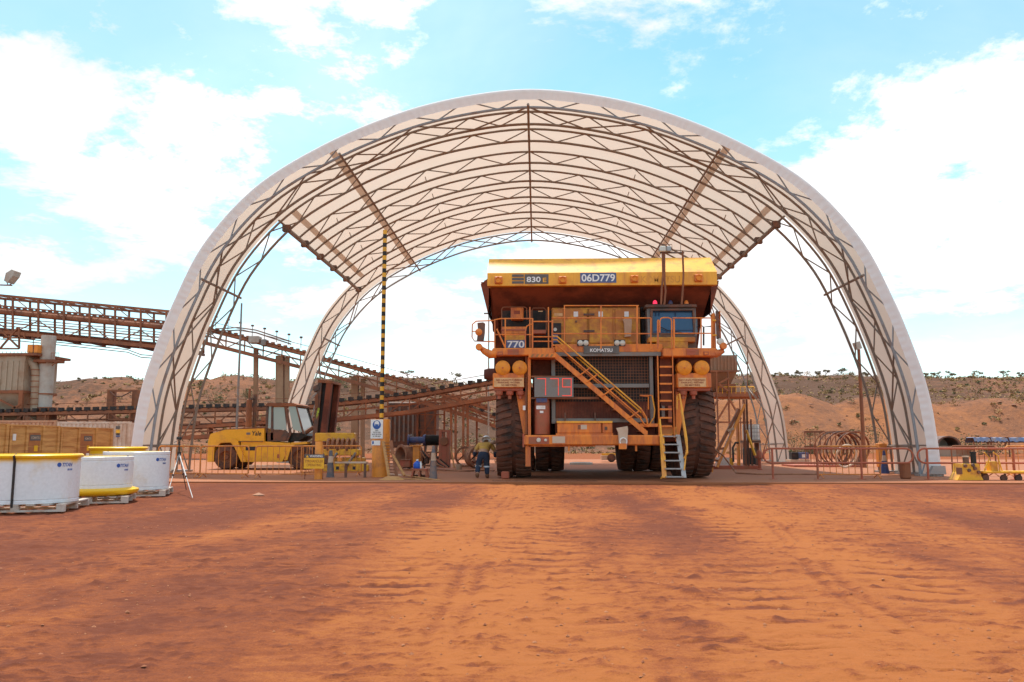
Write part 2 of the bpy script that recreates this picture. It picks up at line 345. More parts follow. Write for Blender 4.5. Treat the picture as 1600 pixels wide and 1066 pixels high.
# ================================================================ GROUND
def soil_mat(name, c_dark, c_mid, c_hi, far=False):
    m = bpy.data.materials.new(name); m.use_nodes = True; t = m.node_tree; n = t.nodes; l = t.links; b = n['Principled BSDF']
    b.inputs['Roughness'].default_value = 0.95; b.inputs['Specular IOR Level'].default_value = 0.12
    g = n.new('ShaderNodeNewGeometry'); at = n.new('ShaderNodeAttribute'); at.attribute_name = 'dust'
    def nz(s, d, r=0.6):
        x = n.new('ShaderNodeTexNoise'); x.inputs['Scale'].default_value = s; x.inputs['Detail'].default_value = d; x.inputs['Roughness'].default_value = r
        l.new(g.outputs['Position'], x.inputs['Vector']); return x.outputs[0]
    def ma(op, a, c):
        x = n.new('ShaderNodeMath'); x.operation = op
        for i, v in enumerate((a, c)):
            if isinstance(v, (int, float)): x.inputs[i].default_value = v
            else: l.new(v, x.inputs[i])
        return x.outputs[0]
    f = ma('ADD', at.outputs['Fac'], ma('MULTIPLY', ma('SUBTRACT', nz(1.3, 8, 0.7), 0.5), 0.9))
    f = ma('ADD', f, ma('MULTIPLY', ma('SUBTRACT', nz(16 if not far else 0.9, 6, 0.75), 0.5), 0.9 if not far else 1.3))
    f = ma('ADD', f, ma('MULTIPLY', ma('SUBTRACT', nz(75, 5, 0.85), 0.5), 1.5 if not far else 0.0))
    cr = n.new('ShaderNodeValToRGB'); l.new(f, cr.inputs[0]); e = cr.color_ramp.elements
    e[0].position = 0.12; e[0].color = (*c_dark, 1); e[1].position = 0.9; e[1].color = (*c_hi, 1)
    k = e.new(0.5); k.color = (*c_mid, 1)
    # scattered pale grit
    vo = n.new('ShaderNodeTexVoronoi'); vo.inputs['Scale'].default_value = 26 if not far else 0.6; l.new(g.outputs['Position'], vo.inputs['Vector'])
    gr = n.new('ShaderNodeMapRange'); gr.inputs['From Min'].default_value = 0.05; gr.inputs['From Max'].default_value = 0.16; gr.inputs['To Min'].default_value = 1; gr.inputs['To Max'].default_value = 0
    l.new(vo.outputs['Distance'], gr.inputs['Value'])
    gm = ma('MULTIPLY', gr.outputs[0], ma('MULTIPLY', ma('GREATER_THAN', nz(2.2, 5), 0.54), 0.28))
    mx = n.new('ShaderNodeMix'); mx.data_type = 'RGBA'; l.new(gm, mx.inputs['Factor']); l.new(cr.outputs[0], mx.inputs[6]); mx.inputs[7].default_value = (0.50, 0.27, 0.16, 1)
    l.new(mx.outputs[2], b.inputs['Base Color'])
    bp = n.new('ShaderNodeBump'); bp.inputs['Strength'].default_value = 0.7; bp.inputs['Distance'].default_value = 0.03 if not far else 0.5
    hsum = ma('ADD', ma('ADD', nz(9 if not far else 0.8, 9, 0.75), ma('MULTIPLY', gr.outputs[0], 0.35)), ma('MULTIPLY', nz(60 if not far else 2.0, 4, 0.7), 0.35))
    l.new(hsum, bp.inputs['Height']); l.new(bp.outputs[0], b.inputs['Normal'])
    MATS[name] = m; return m
soil = soil_mat('soil', (0.150, 0.045, 0.024), (0.240, 0.070, 0.026), (0.345, 0.115, 0.034))
def sst0(a, b, x): t = np.clip((x-a)/(b-a), 0, 1); return t*t*(3-2*t)
ys = [-30, -10, 0, 2.5]; y = 3.2
while y < 26.5: ys.append(y); y += max(0.012, y*y/1074*0.42)
ys += list(np.linspace(27, 60, 25))+[70, 80, 100, 140, 200, 400, 800, 2500]
xs = [-2500, -600, -200, -90, -50, -34, -26, -20, -17]+list(np.arange(-15, 21, 0.042))+[22, 25, 30, 40, 60, 100, 200, 600, 2500]
X, Y = np.meshgrid(np.array(xs, float), np.array(ys, float))
near = np.clip((26.2-Y)/1.5, 0, 1)*np.clip((Y-1)/2, 0, 1)*np.clip((X+17)/3, 0, 1)*np.clip((23-X)/3, 0, 1)
n1 = fbm(X*0.16+3, Y*0.16+8, 4); n2 = fbm(X*0.8, Y*0.35, 5); n3 = fbm(X*3.1, Y*3.1, 5, 0.6); n4 = fbm(X*11, Y*11, 3, 0.6)
Z = (n1-0.5)*0.10+(n2-0.5)*0.05+(n3-0.5)*0.035+(n4-0.5)*0.024
dust = 0.27+(n1-0.5)*0.30+(n2-0.5)*0.45+0.10*sst0(-7, 0, X)-0.06*sst0(8, 13, X)
# haul-truck wheel paths: loose orange dust and pressed lug marks
paths = [(-0.35, 0.005, 1.45, 1.0, 0.44), (5.0, -0.105, 1.5, 0.95, 0.46), (1.5, -0.03, 0.9, 0.55, 0.40), (7.6, -0.13, 1.2, 0.6, 0.42), (3.0, 0.06, 0.8, 0.45, 0.40),
         (-3.3, -0.03, 1.1, 0.40, 0.36), (-6.3, -0.10, 1.1, 0.30, 0.34), (9.8, -0.05, 1.2, 0.35, 0.4), (-1.9, -0.22, 0.9, 0.30, 0.36)]
for xc, sl_, wd, amt, per in paths:
    c = xc+sl_*(24-Y)+(fbm(Y*0.15+xc, Y*0+xc, 2)-0.5)*0.8
    u = (X-c)/wd; e = np.exp(-(u*1.25)**4); mod = np.clip(fbm(X*0.5+xc*3, Y*0.4, 3)*2.6-0.85, 0, 1)
    ph = (Y+np.abs(u)*0.35)/per+fbm(X*0.9, Y*0.9, 2)*0.7
    lug = np.clip((np.sin(2*np.pi*ph)-0.35)*2.4, 0, 1)*np.clip(np.abs(u)*2.2-0.2, 0, 1)
    brk = np.clip(fbm(X*1.6+xc*7, Y*1.3+xc, 4, 0.6)*4.2-1.45, 0, 1)
    Z += e*amt*mod*(-0.016-0.024*lug*brk)+np.exp(-((np.abs(u)-1.0)*5)**2)*amt*mod*0.018
    dust += e*amt*(0.60-1.05*lug*brk*mod)
    for k in (-0.12, 0.12): g_ = np.exp(-(((X-c)/0.05-k*16))**2)*np.clip(fbm(X*0+xc+k, Y*0.6, 2)*3-0.8, 0, 1); Z -= g_*0.016*amt; dust -= g_*0.30*amt
dust += np.clip((fbm(X*0.55+40, Y*0.4+3, 5, 0.6)-0.5)*3, -0.7, 0.4)*0.22-0.30*np.exp(-((X-3.0)/0.9)**2-((Y-17)/6)**2)*np.clip(fbm(X*1.5, Y*0.8, 3)*3-0.9, 0, 1)
# small ripped-up clods
cl = np.clip(fbm(X*2.0+80, Y*1.5+4, 6, 0.72)-0.58, 0, 1); Z += cl*0.10*(n4-0.2); dust -= cl*1.7
sc = np.clip(fbm(X*5+20, Y*6+14, 4, 0.7)-0.62, 0, 1); Z += sc*0.09; dust -= sc*3.0
s2 = np.clip(fbm(X*12+50, Y*13+24, 3, 0.75)-0.60, 0, 1)*np.clip(fbm(X*0.7+5, Y*0.7+9, 3)*4-1.2, 0, 1); Z += s2*0.07; dust -= s2*2.4
s3 = np.clip(fbm(X*2.2+31, Y*9+77, 4, 0.7)-0.615, 0, 1)*np.clip(fbm(X*0.5+15, Y*0.5+3, 3)*4-1.3, 0, 1); Z -= s3*0.08; dust -= s3*2.8
Z = Z*near; dust = dust*near+(1-near)*0.55
grid_mesh('ground', X, Y, Z, soil, {'dust': dust})
def ground_z(x, y):
    j = int(np.argmin(np.abs(np.array(ys)-y))); i = int(np.argmin(np.abs(np.array(xs)-x))); return float(Z[j, i])
# loose stones: nobody could count these
pv, pf = [], []
oct_v = np.array([(1,0,0),(-1,0,0),(0,1,0),(0,-1,0),(0,0,1),(0,0,-0.6)]); oct_f = [(0,2,4),(2,1,4),(1,3,4),(3,0,4),(2,0,5),(1,2,5),(3,1,5),(0,3,5)]
for i in range(15000):
    yy = 3.6+21.5*random.random()**1.6; xx = 0.3+(random.random()-0.5)*2*(yy*0.72+1.5)
    if fbm(np.array(xx*0.5+9), np.array(yy*0.5+2), 3) < 0.44 and random.random() < 0.8: continue
    s_ = 0.003+0.017*random.random()**6.0; z_ = ground_z(xx, yy); a_ = random.random()*6.28
    q = oct_v*np.array([1, 0.6+0.5*random.random(), 0.45+0.3*random.random()])*s_*(0.8+0.5*rng.random((6, 1)))
    o_ = len(pv); pv += [(xx+p[0]*math.cos(a_)-p[1]*math.sin(a_), yy+p[0]*math.sin(a_)+p[1]*math.cos(a_), z_+p[2]+s_*0.15) for p in q]
    pf += [tuple(o_+k for k in f_) for f_ in oct_f]
mat('stone', (0.26, 0.085, 0.038), 0.9, dust=(0.38, 0.155, 0.07), amt=0.5, scale=6)
mb = MB(); mb.v = pv; mb.f = pf; mb.build('loose_stones', 'stone', None, kind='stuff')
for (px, py, s_, lb) in ((404, 775, 0.11, 'pale flat stone lying on red dirt in front of the crowd barriers'), (640, 750, 0.0, '')):
    if s_:
        p = G(px, py); q = oct_v*np.array([1.5, 0.9, 0.55])*s_; m_ = MB(); m_.add([(p.x+a[0], p.y+a[1], 0.02+a[2]) for a in q], oct_f)
        o = m_.build('stone', 'hose'); tag(o, lb, 'stone')
# ---- concrete apron under the shelter, dusted over
mat('apron', (0.31, 0.145, 0.078), 0.85, dust=(0.35, 0.125, 0.05), amt=0.75, scale=0.35, bump=0.25, bscale=12, var=0.15, stretch=(0.5, 1.6, 1))
sx = np.array([-24, -17, -12, -6, 0, 6, 12, 18, 30, 60], float)
struct('concrete_apron', MB().box(-26, 70, 25.75, 58, -0.3, 0.045), 'apron')
B('drain_channel', 'black', None, *(G(768, 755).x, G(934, 755).x), 26.35, 26.62, 0.0455, 0.049)['kind'] = 'structure'
dr = bpy.data.objects['drain_channel']; xa, xb = G(768, 755).x, G(934, 755).x
bars = MB()
for i in range(int((xb-xa)/0.09)): bars.box(xa+i*0.09, xa+i*0.09+0.045, 26.36, 26.61, 0.049, 0.056)
bars.build('grate_bars', 'rust_steel', dr, kind='stuff')
# ---- hillside
hill_soil = soil_mat('hill_soil', (0.12, 0.065, 0.042), (0.25, 0.110, 0.060), (0.36, 0.145, 0.062), far=True)
hx = np.arange(-170, 190, 1.1); hy = np.concatenate([np.arange(72, 150, 0.9), np.arange(150, 420, 9)])
HX, HY = np.meshgrid(hx, hy)
def sst(a, b, x): t = np.clip((x-a)/(b-a), 0, 1); return t*t*(3-2*t)
wob = (fbm(HX*0.03+5, HY*0.0+2, 3)-0.5)
right = sst(8, 22, HX)
zl = 10.7*sst(84, 127, HY+wob*14)+wob*2.0*sst(100, 130, HY)
zr = 6.9*sst(88, 104, HY+wob*6)+5.7*sst(104, 142, HY)
HZ = zl*(1-right)+zr*right
HZ = HZ*(0.93+0.14*fbm(HX*0.02+11, HY*0+4, 2))*np.where(HX < -38, np.clip(1-(-38-HX)/90*0.15, 0.8, 1), 1)
gul = fbm(HX*0.16, HY*0.05, 4)-0.5
HZ += gul*2.4*sst(84, 100, HY)*(1-sst(120, 135, HY)*0.7)+(fbm(HX*0.35, HY*0.35, 5, 0.65)-0.5)*1.5*sst(80, 92, HY)-0.4
hd = 0.40+(fbm(HX*0.06, HY*0.06, 5, 0.65)-0.5)*1.3
hd += right*(0.42*sst(89, 93, HY)*(1-sst(101, 106, HY))*(1-sst(45, 70, HX)*0.5)-0.30*sst(104, 112, HY))-(1-right)*0.10
grid_mesh('hillside', HX, HY, HZ, hill_soil, {'dust': hd})
def hill_z(x, y): return float(HZ[int(np.argmin(np.abs(hy-y))), int(np.argmin(np.abs(hx-x)))])
# scrub and dry grass on the slope
def leaf_cloud(mb, c, rx, rz, n, s, squash=1.0):
    for _ in range(n):
        th = random.random()*6.283; ph = math.acos(2*random.random()-1); r_ = random.random()**0.4
        p = Vector((c[0]+rx*r_*math.sin(ph)*math.cos(th), c[1]+rx*r_*math.sin(ph)*math.sin(th), c[2]+rz*r_*math.cos(ph)))
        a = Vector((random.gauss(0, 1), random.gauss(0, 1), random.gauss(0, 1))).normalized()*s*(0.6+0.8*random.random())
        b_ = a.cross(Vector((random.gauss(0, 1), random.gauss(0, 1), random.gauss(0, 1)))).normalized()*s*0.45
        mb.add([p-a, p+b_, p+a, p-b_], [(0, 1, 2, 3)])
mat('scrub_green', (0.115, 0.115, 0.045), 0.8, dust=(0.20, 0.14, 0.065), amt=0.5, scale=0.4)
mat('dry_grass', (0.36, 0.24, 0.09), 0.9, dust=(0.27, 0.16, 0.07), amt=0.5, scale=0.3)
mat('crest_green_haze', (0.19, 0.17, 0.10), 0.85, dust=(0.26, 0.19, 0.12), amt=0.5, scale=0.4); mat('bark', (0.20, 0.13, 0.09), 0.9)  # crest foliage greyed and lightened, distance haze mixed into its colour
mb = MB(); mg = MB()
for i in range(2400):
    x_ = random.uniform(-75, 110); y_ = random.uniform(80, 146)
    if x_ > 10 and 90 < y_ < 104 and random.random() < 0.55: continue
    z_ = hill_z(x_, y_); s_ = 0.22+0.5*random.random()**2.5
    leaf_cloud(mb if random.random() < 0.55 else mg, (x_, y_, z_+s_*0.45), s_, s_*0.6, 26, 0.16)
mb.build('hill_scrub', 'scrub_green', None, kind='stuff'); 
for i in range(7000):
    x_ = random.uniform(-60, 110); y_ = random.choice((random.uniform(76, 90), random.uniform(103, 143)))
    z_ = hill_z(x_, y_); leaf_cloud(mg, (x_, y_, z_+0.1), 0.5, 0.2, 5, 0.17)
mg.build('dry_grass', 'dry_grass', None, kind='stuff')
rb = MB()
for i in range(2600):
    x_ = random.uniform(-70, 110); y_ = random.uniform(84, 125); s_ = 0.05+0.28*random.random()**4; z_ = hill_z(x_, y_)
    q = oct_v*np.array([1, 0.7+0.5*random.random(), 0.6])*s_*(0.7+0.6*rng.random((6, 1))); rb.add([(x_+p[0], y_+p[1], z_+p[2]) for p in q], oct_f)
mat('rubble', (0.36, 0.17, 0.09), 0.9, dust=(0.22, 0.10, 0.06), amt=0.5, scale=0.5); rb.build('hill_rubble', 'rubble', None, kind='stuff')
def tree(px, h, yy, label, bushy=False, base=None):
    x_ = W(px, 595, yy).x; z_ = hill_z(x_, yy)-0.1 if base is None else base
    t_ = thing('gum_tree' if not bushy else 'shrub', label, 'tree' if not bushy else 'shrub', (x_, yy, z_), 'trees along the hill crest' if not bushy else 'shrubs at the foot of the hill')
    tr = MB(); cr_ = MB()
    if bushy:
        for k in range(5): tr.tube([(x_, yy, z_), (x_+random.uniform(-.5, .5)*h, yy+random.uniform(-.3, .3)*h, z_+h*0.7)], [0.04, 0.015], 5)
        for k in range(7): leaf_cloud(cr_, (x_+random.uniform(-.6, .6)*h, yy+random.uniform(-.4, .4)*h, z_+h*random.uniform(0.3, 0.85)), h*0.33, h*0.25, 70, 0.10)
    else:
        top = Vector((x_+random.uniform(-.2, .2)*h, yy, z_+h*0.55)); tr.tube([(x_, yy, z_), (x_+0.05*h, yy, z_+h*0.3), top], [0.09, 0.06, 0.04], 5)
        for k in range(6):
            e = top+Vector((random.uniform(-.5, .5)*h, random.uniform(-.3, .3)*h, h*random.uniform(0.02, 0.42))); tr.tube([top-Vector((0, 0, h*0.12)), e], [0.035, 0.015], 4)
            leaf_cloud(cr_, e, h*0.22, h*0.12, 34, 0.13)
    tr.build('trunk', 'bark', t_); cr_.build('crown', 'scrub_green' if bushy else 'crest_green_haze', t_)
side = ((1212, 1.2, 'small'), (1230, 1.5, 'low'), (1252, 2.9, 'tall thin'), (1277, 2.3, 'wide spreading'), (1290, 2.2, 'loose open'), (1317, 3.0, 'tall sparse'), (1356, 2.4, 'narrow'),
        (1446, 2.0, 'round'), (1466, 2.7, 'wide bushy'), (1487, 3.0, 'umbrella shaped'), (1527, 3.0, 'broad double crowned'), (1567, 2.9, 'leaning'), (1594, 2.2, 'low dense'))
for i, (px, h, ad) in enumerate(side):
    tree(px, h*0.5, 139, f'{ad} gum tree on the right hill crest, {("first","second","third","fourth","fifth","sixth","seventh","eighth","ninth","tenth","eleventh","twelfth","thirteenth")[i]} from the rear shelter leg')
for px, h, ad in ((636, 2.4, 'wide grey green'), (712, 2.9, 'large round'), (742, 1.9, 'small sparse')):
    tree(px, h*0.7, 127, f'{ad} gum tree on the crest behind the crossing conveyors')
for px, h, yy, lb in ((1240, 3.2, 86, 'tall thin green sapling behind the cage of steel hoops'), (1330, 3.9, 86, 'taller green sapling beside the brown lamp post'),
                     (1505, 2.6, 80, 'broad green shrub above the half round culvert'), (1545, 1.7, 80, 'olive shrub behind the blue tarpaulin stacks'), (735, 2.6, 78, 'bright green bush behind the bent worker'),
                     (1265, 1.5, 84, 'low green bush at the foot of the orange cut slope'), (333, 2.2, 104, 'dark green shrub on the slope between the shelter legs'), (393, 2.0, 106, 'olive shrub on the slope behind the conveyor columns'), (526, 2.4, 112, 'round shrub below the hill crest beside the forklift mast')):
    tree(px, h, yy, lb, True)
# ================================================================ SHELTER
half = [(0, 14.75), (2.6, 14.47), (5.1, 13.82), (7.8, 12.66), (10.4, 11.02), (12.3, 8.85), (13.4, 6.55), (14.15, 4.4), (14.53, 2.9), (14.72, 1.2), (14.78, 0.0)]
cp = [(-x, z) for x, z in half[::-1]]+half[1:]
def cat(p0, p1, p2, p3, t): return tuple(0.5*((2*b)+(-a+c)*t+(2*a-5*b+4*c-d)*t*t+(-a+3*b-3*c+d)*t**3) for a, b, c, d in zip(p0, p1, p2, p3))
ext = [(cp[0][0], cp[0][1]-1.2)]+cp+[(cp[-1][0], cp[-1][1]-1.2)]; dense = []
for i in range(1, len(ext)-2):
    for k in range(24): dense.append(cat(ext[i-1], ext[i], ext[i+1], ext[i+2], k/24))
dense.append(cp[-1]); dn = np.array(dense); seg = np.r_[0, np.cumsum(np.hypot(*np.diff(dn, axis=0).T))]; LEN = seg[-1]
def PR(s, off=0.0):
    """point of the arch at arc length s (left foot 0), pushed out of the shelter by off"""
    x = np.interp(s, seg, dn[:, 0]); z = np.interp(s, seg, dn[:, 1]); e = 0.15
    dx = np.interp(s+e, seg, dn[:, 0])-np.interp(s-e, seg, dn[:, 0]); dz = np.interp(s+e, seg, dn[:, 1])-np.interp(s-e, seg, dn[:, 1])
    n_ = math.hypot(dx, dz) or 1; return x-dz/n_*off*1.0, z+dx/n_*off
def s_at_x(x): return float(np.interp(x, dn[:, 0], seg))
TY = [30.6, 32.3, 34.2, 37.0, 39.7, 42.4, 45.3, 48.5, 51.9]; Y0, Y1 = 30.45, 52.1
SE = s_at_x(-10.75); SF = LEN-SE
shel = thing('arched_shelter', 'large open arched shelter of white fabric over steel trusses', 'shelter', (0, 41, 0))
def sheet(name, s0, s1, ya, yb, m='fabric', off=0.0, ns=70, per=3, sag=0.05, sub=None):
    cuts = [ya]+[t for t in TY if ya+0.2 < t < yb-0.2]+[yb]; yl = []
    for a, b_ in zip(cuts[:-1], cuts[1:]): yl += [(a+(b_-a)*k/per, math.sin(math.pi*k/per)) for k in range(per)]
    yl.append((cuts[-1], 0)); v = []; k = len(yl)
    for i in range(ns+1):
        s_ = s0+(s1-s0)*i/ns
        for y_, q in yl: x_, z_ = PR(s_, off-q*sag); v.append((x_, y_, max(z_, 0.0)))
    return MB().add(v, [(i*k+j, i*k+j+1, (i+1)*k+j+1, (i+1)*k+j) for i in range(ns) for j in range(k-1)]).build(name, m, sub or shel, smooth=60)
sheet('roof_fabric', SE, SF, Y0, Y1)
for a, b_ in ((0, SE), (SF, LEN)):
    sheet('leg_fabric', a, b_, Y0, TY[2]+0.08, ns=40); sheet('leg_fabric', a, b_, TY[7]-0.08, Y1, ns=40)
def seam_mat():
    m = MATS['fabric'].copy(); m.name = 'seam'; MATS['seam'] = m
    for n in m.node_tree.nodes:
        if n.type == 'MIX': n.inputs[6].default_value = (0.74, 0.64, 0.55, 1); n.inputs[7].default_value = (0.66, 0.54, 0.45, 1)
seam_mat(); 
def flap_mat():
    m = MATS['fabric'].copy(); m.name = 'flap'; MATS['flap'] = m
    for n in m.node_tree.nodes:
        if n.type == 'MIX': n.inputs[6].default_value = (0.92, 0.91, 0.92, 1); n.inputs[7].default_value = (0.88, 0.86, 0.85, 1)
        if n.type == 'MIX_SHADER': n.inputs[0].default_value = 0.25
flap_mat()
for xc in (-7.75, 7.75): sheet('seam_band', s_at_x(xc)-0.14, s_at_x(xc)+0.14, Y0+0.3, Y1, 'seam', off=-0.075, ns=3)
for xc in (-10.2, 10.2): sheet('seam_band', s_at_x(xc)-0.14, s_at_x(xc)+0.14, TY[2], TY[7], 'seam', off=-0.075, ns=3)
# gathered white edge flap on the front rim
def flap(Yf, name, m='flap'):
    v = []; n_ = 1100; rows = 12
    for i in range(n_+1):
        s_ = LEN*i/n_; wv = math.sin(i*0.93+2*math.sin(i*0.11))*0.6+math.sin(i*0.41+1)*0.4
        for j in range(rows):
            t = j/(rows-1)
            if t < 0.45: q = t/0.45*math.pi/2; off, dy = 0.07-0.16*(1-math.cos(q)), 0.30-0.42*math.sin(q)
            else: u = (t-0.45)/0.55; off, dy = -0.09-(0.34+0.012*wv)*u, -0.12+0.06*u-0.030*wv*u*(1.3-u)
            x_, z_ = PR(s_, off); v.append((x_, Yf+dy, max(z_, 0.02)))
    return MB().add(v, [(i*rows+j, i*rows+j+1, (i+1)*rows+j+1, (i+1)*rows+j) for i in range(n_) for j in range(rows-1)]).build(name, m, shel, smooth=80)
flap(Y0, 'edge_flap')
def truss(Yt, s0, s1, m, ro=0.048, ri=0.052):
    k = max(8, int((s1-s0)/0.5)); inn = []; out = []
    for i in range(k+1):
        s_ = s0+(s1-s0)*i/k; x_, z_ = PR(s_, -0.66); inn.append((x_, Yt, max(z_, 0.05))); x_, z_ = PR(s_, -0.13); out.append((x_, Yt, max(z_, 0.05)))
    t_ = T('truss', m, shel, inn, ri, 6); T('outer_chord', m, t_, out, ro, 6)
    mid = LEN/2; st = 1.23; j0 = math.ceil((s0-mid)/st); j1 = math.floor((s1-mid)/st)
    for j in range(j0, j1):
        a, b_ = mid+j*st, mid+(j+1)*st; oa, ob = (-0.13, -0.66) if j % 2 == 0 else (-0.66, -0.13)
        p, q = PR(a, oa), PR(b_, ob); T('web_bar', m, t_, [(p[0], Yt, p[1]), (q[0], Yt, q[1])], 0.029, 5)
    return t_
for i, y_ in enumerate(TY):
    full = i in (0, 1, 2, 7, 8); truss(y_, 0 if full else SE, LEN if full else SF, 'truss_skylit' if i in (0, 8) else 'truss_steel')
def purlin(s_, ya, yb, off=-0.66, r=0.05, nm='purlin', m='truss_steel'):
    x_, z_ = PR(s_, off); return T(nm, m, shel, [(x_, ya, z_), (x_, yb, z_)], r, 6)
purlin(LEN/2, 30.3, 52.3)
for xc in (-7.3, 7.3): purlin(s_at_x(xc*1.03), 30.3, 52.3)
for sg in (SE, SF):
    purlin(sg, 34.2, 48.5, -0.62, 0.085, 'edge_beam'); purlin(sg, 34.2, 48.5, -0.05, 0.05, 'edge_beam')
    for y_ in TY[2:8]:
        x_, z_ = PR(sg, -0.55); B('node_bracket', 'dark_steel', shel, x_-0.16, x_+0.16, y_-0.12, y_+0.12, z_-0.12, z_+0.16)
for xc in (-12.95, 12.95):
    sc_ = s_at_x(xc); purlin(sc_, 30.3, 34.5); purlin(sc_, 48.3, 52.3)
for s_ in (1.15, LEN-1.15):
    for ya, yb in ((30.6, 34.2), (48.5, 51.9)): purlin(s_, ya, yb, -0.62, 0.04, 'leg_strut'); purlin(s_, ya, yb, -0.13, 0.03, 'leg_strut')
def brace(sa, ya, sb, yb, off=-0.64):
    p, q = PR(sa, off), PR(sb, off); T('brace', 'truss_steel', shel, [(p[0], ya, p[1]), (q[0], yb, q[1])], 0.034, 5)
def brz(s0, s1, ya, yb, n_):
    for i in range(n_):
        a, b_ = s0+(s1-s0)*i/n_, s0+(s1-s0)*(i+1)/n_
        brace(a, ya if i % 2 == 0 else yb, b_, yb if i % 2 == 0 else ya)
for m_ in (0, 1):
    f_ = (lambda s: s) if not m_ else (lambda s: LEN-s)
    brz(f_(0.3), f_(SE), 30.6, 32.3, 5); brz(f_(SE), f_(LEN/2), 32.3, 30.6, 5)
    brz(f_(0.3), f_(SE), 51.9, 48.5, 5); brz(f_(SE), f_(LEN/2), 51.9, 48.5, 5)
for i in range(3, 7):                                        # short fly braces from chord to chord along the roof
    for xc in (-9.2, -5.0, 5.0, 9.2):
        s_ = s_at_x(xc); p, q = PR(s_, -0.66), PR(s_, -0.16); T('fly_brace', 'truss_steel', shel, [(p[0], TY[i], p[1]), (q[0], TY[i]+0.75, q[1])], 0.025, 5)
for xs_ in (-1, 1):
    for y_ in (30.6, 32.3, 34.2, 48.5, 51.9): B('foot_plate', 'galv', shel, xs_*14.45-0.45, xs_*14.45+0.40, y_-0.22, y_+0.22, 0.045, 0.12)
    MB().prism([(xs_*14.25, 0.12), (xs_*14.85, 0.12), (xs_*14.83, 0.42), (xs_*14.42, 0.42)], 30.2, 30.5, 'y').build('anchor_shoe', 'galv', shel)
# ================================================================ HAUL TRUCK
tk = thing('haul_truck', 'giant orange and yellow mining dump truck parked under the arched shelter', 'dump truck', (2.55, 31, 0.045))
OR, YE = 'truck_orange', 'truck_yellow'
TX0, TX1 = -1.36, 6.33
# --- dump body with canopy
YF = 27.35
zt = W(900, 404, YF+0.95).z; zm = W(900, 426, YF).z; zb = W(900, 446, YF).z
body = MB().prism([(YF, zb), (YF, zm), (YF+0.95, zt), (31.2, zt+0.02), (31.2, zt-0.22), (YF+1.1, zb+0.12), (YF+0.25, zb)], TX0, TX1, 'x').build('canopy', YE, tk)
MB().prism([(YF+0.3, zb-0.004), (YF+1.1, zb+0.11), (31.0, zt-0.24), (38.9, zt-0.35), (38.9, 5.2), (33.0, 3.75), (31.3, 3.75), (30.3, 4.75), (29.6, 5.55)], TX0+0.12, TX1-0.12, 'x').build('dump_body', 'under_red', tk)
for sx_, xa in ((-1, TX0-0.004), (1, TX1+0.004)):                        # flared side plates
    xo = xa+sx_*0.30
    MB().add([(xa, 28.2, zb+0.45), (xo, 28.5, zb+0.28), (xo, 38.8, zb+0.6), (xa, 38.8, zt-0.1), (xa, 28.4, zb-0.1), (xa+sx_*0.05, 28.8, zb-0.75), (xa+sx_*0.05, 38.8, zb-0.6)],
             [(0, 1, 2, 3), (1, 0, 4), (1, 4, 5), (1, 5, 6, 2)]).build('side_flare', 'under_red', tk)
    for k in range(3): MB().cyl((xo-sx_*0.06-sx_*0.11*k, 28.35, zb+0.30+0.06*k), (xo-sx_*0.06-sx_*0.11*k, 28.42, zb+0.30+0.06*k), 0.035, n=8).build('bolt_boss', 'rust_steel', tk)
for px in (772, 883, 985, 1085):                                          # ribs under the canopy
    x_ = W(px, 460, 28.5).x; MB().prism([(YF+0.35, zb-0.02), (YF+1.2, zb+0.08), (30.2, zb-0.4), (30.2, zb-1.2), (29.7, zb-1.2), (28.6, zb-0.22)], x_-0.11, x_+0.11, 'x').build('canopy_rib', 'under_red', tk)
for px, py in ((779, 438.5), (879, 438), (991, 436.5), (1091, 435)):
    x_, z_ = XZ(px, py, YF); l_ = B('marker_light', OR, tk, x_-0.13, x_+0.13, YF-0.10, YF+0.002, z_-0.12, z_+0.12, bev=0.02)
    MB().lathe([(0.0, YF-0.12), (0.075, YF-0.12), (0.09, YF-0.16), (0.10, YF-0.16), (0.10, YF-0.09)], 18, 'y', (x_, 0, z_)).build('lens', 'lamp_cover', l_, smooth=40)
def plate(px0, py0, px1, py1, Y, m, parent, name='plate', t=0.012): return PB(name, m, parent, px0, py0, px1, py1, Y-t, t-0.002)
d = plate(820, 428.8, 857, 443.5, YF, 'plate_grey', body, 'number_panel')
for k in range(3): plate(800, 429+k*5.3, 818.5, 432.6+k*5.3, YF, 'plate_grey', body, 'decal_stripe')
x_, z_ = XZ(833.8, 436.8, YF-0.014); TEXT('lettering', '830', 'sign_white', body, (x_, YF-0.014, z_), 0.185, 0.47)
x_, z_ = XZ(851, 437.6, YF-0.014); TEXT('lettering', 'E', 'truck_yellow', body, (x_, YF-0.014, z_), 0.15, 0.12)
plate(906.5, 426.5, 963, 441.8, YF, 'plate_blue', body, 'fleet_number_plate')
x_, z_ = XZ(934.8, 434.2, YF-0.014); TEXT('lettering', '06D779', 'sign_white', body, (x_, YF-0.014, z_), 0.255, 1.12)
x_, z_ = XZ(1032, 436.5, YF-0.003); mat('faded', (0.74, 0.33, 0.05), 0.6); TEXT('faded_lettering', 'KOMATSU', 'faded', body, (x_, YF+0.001, z_), 0.24, 1.3)
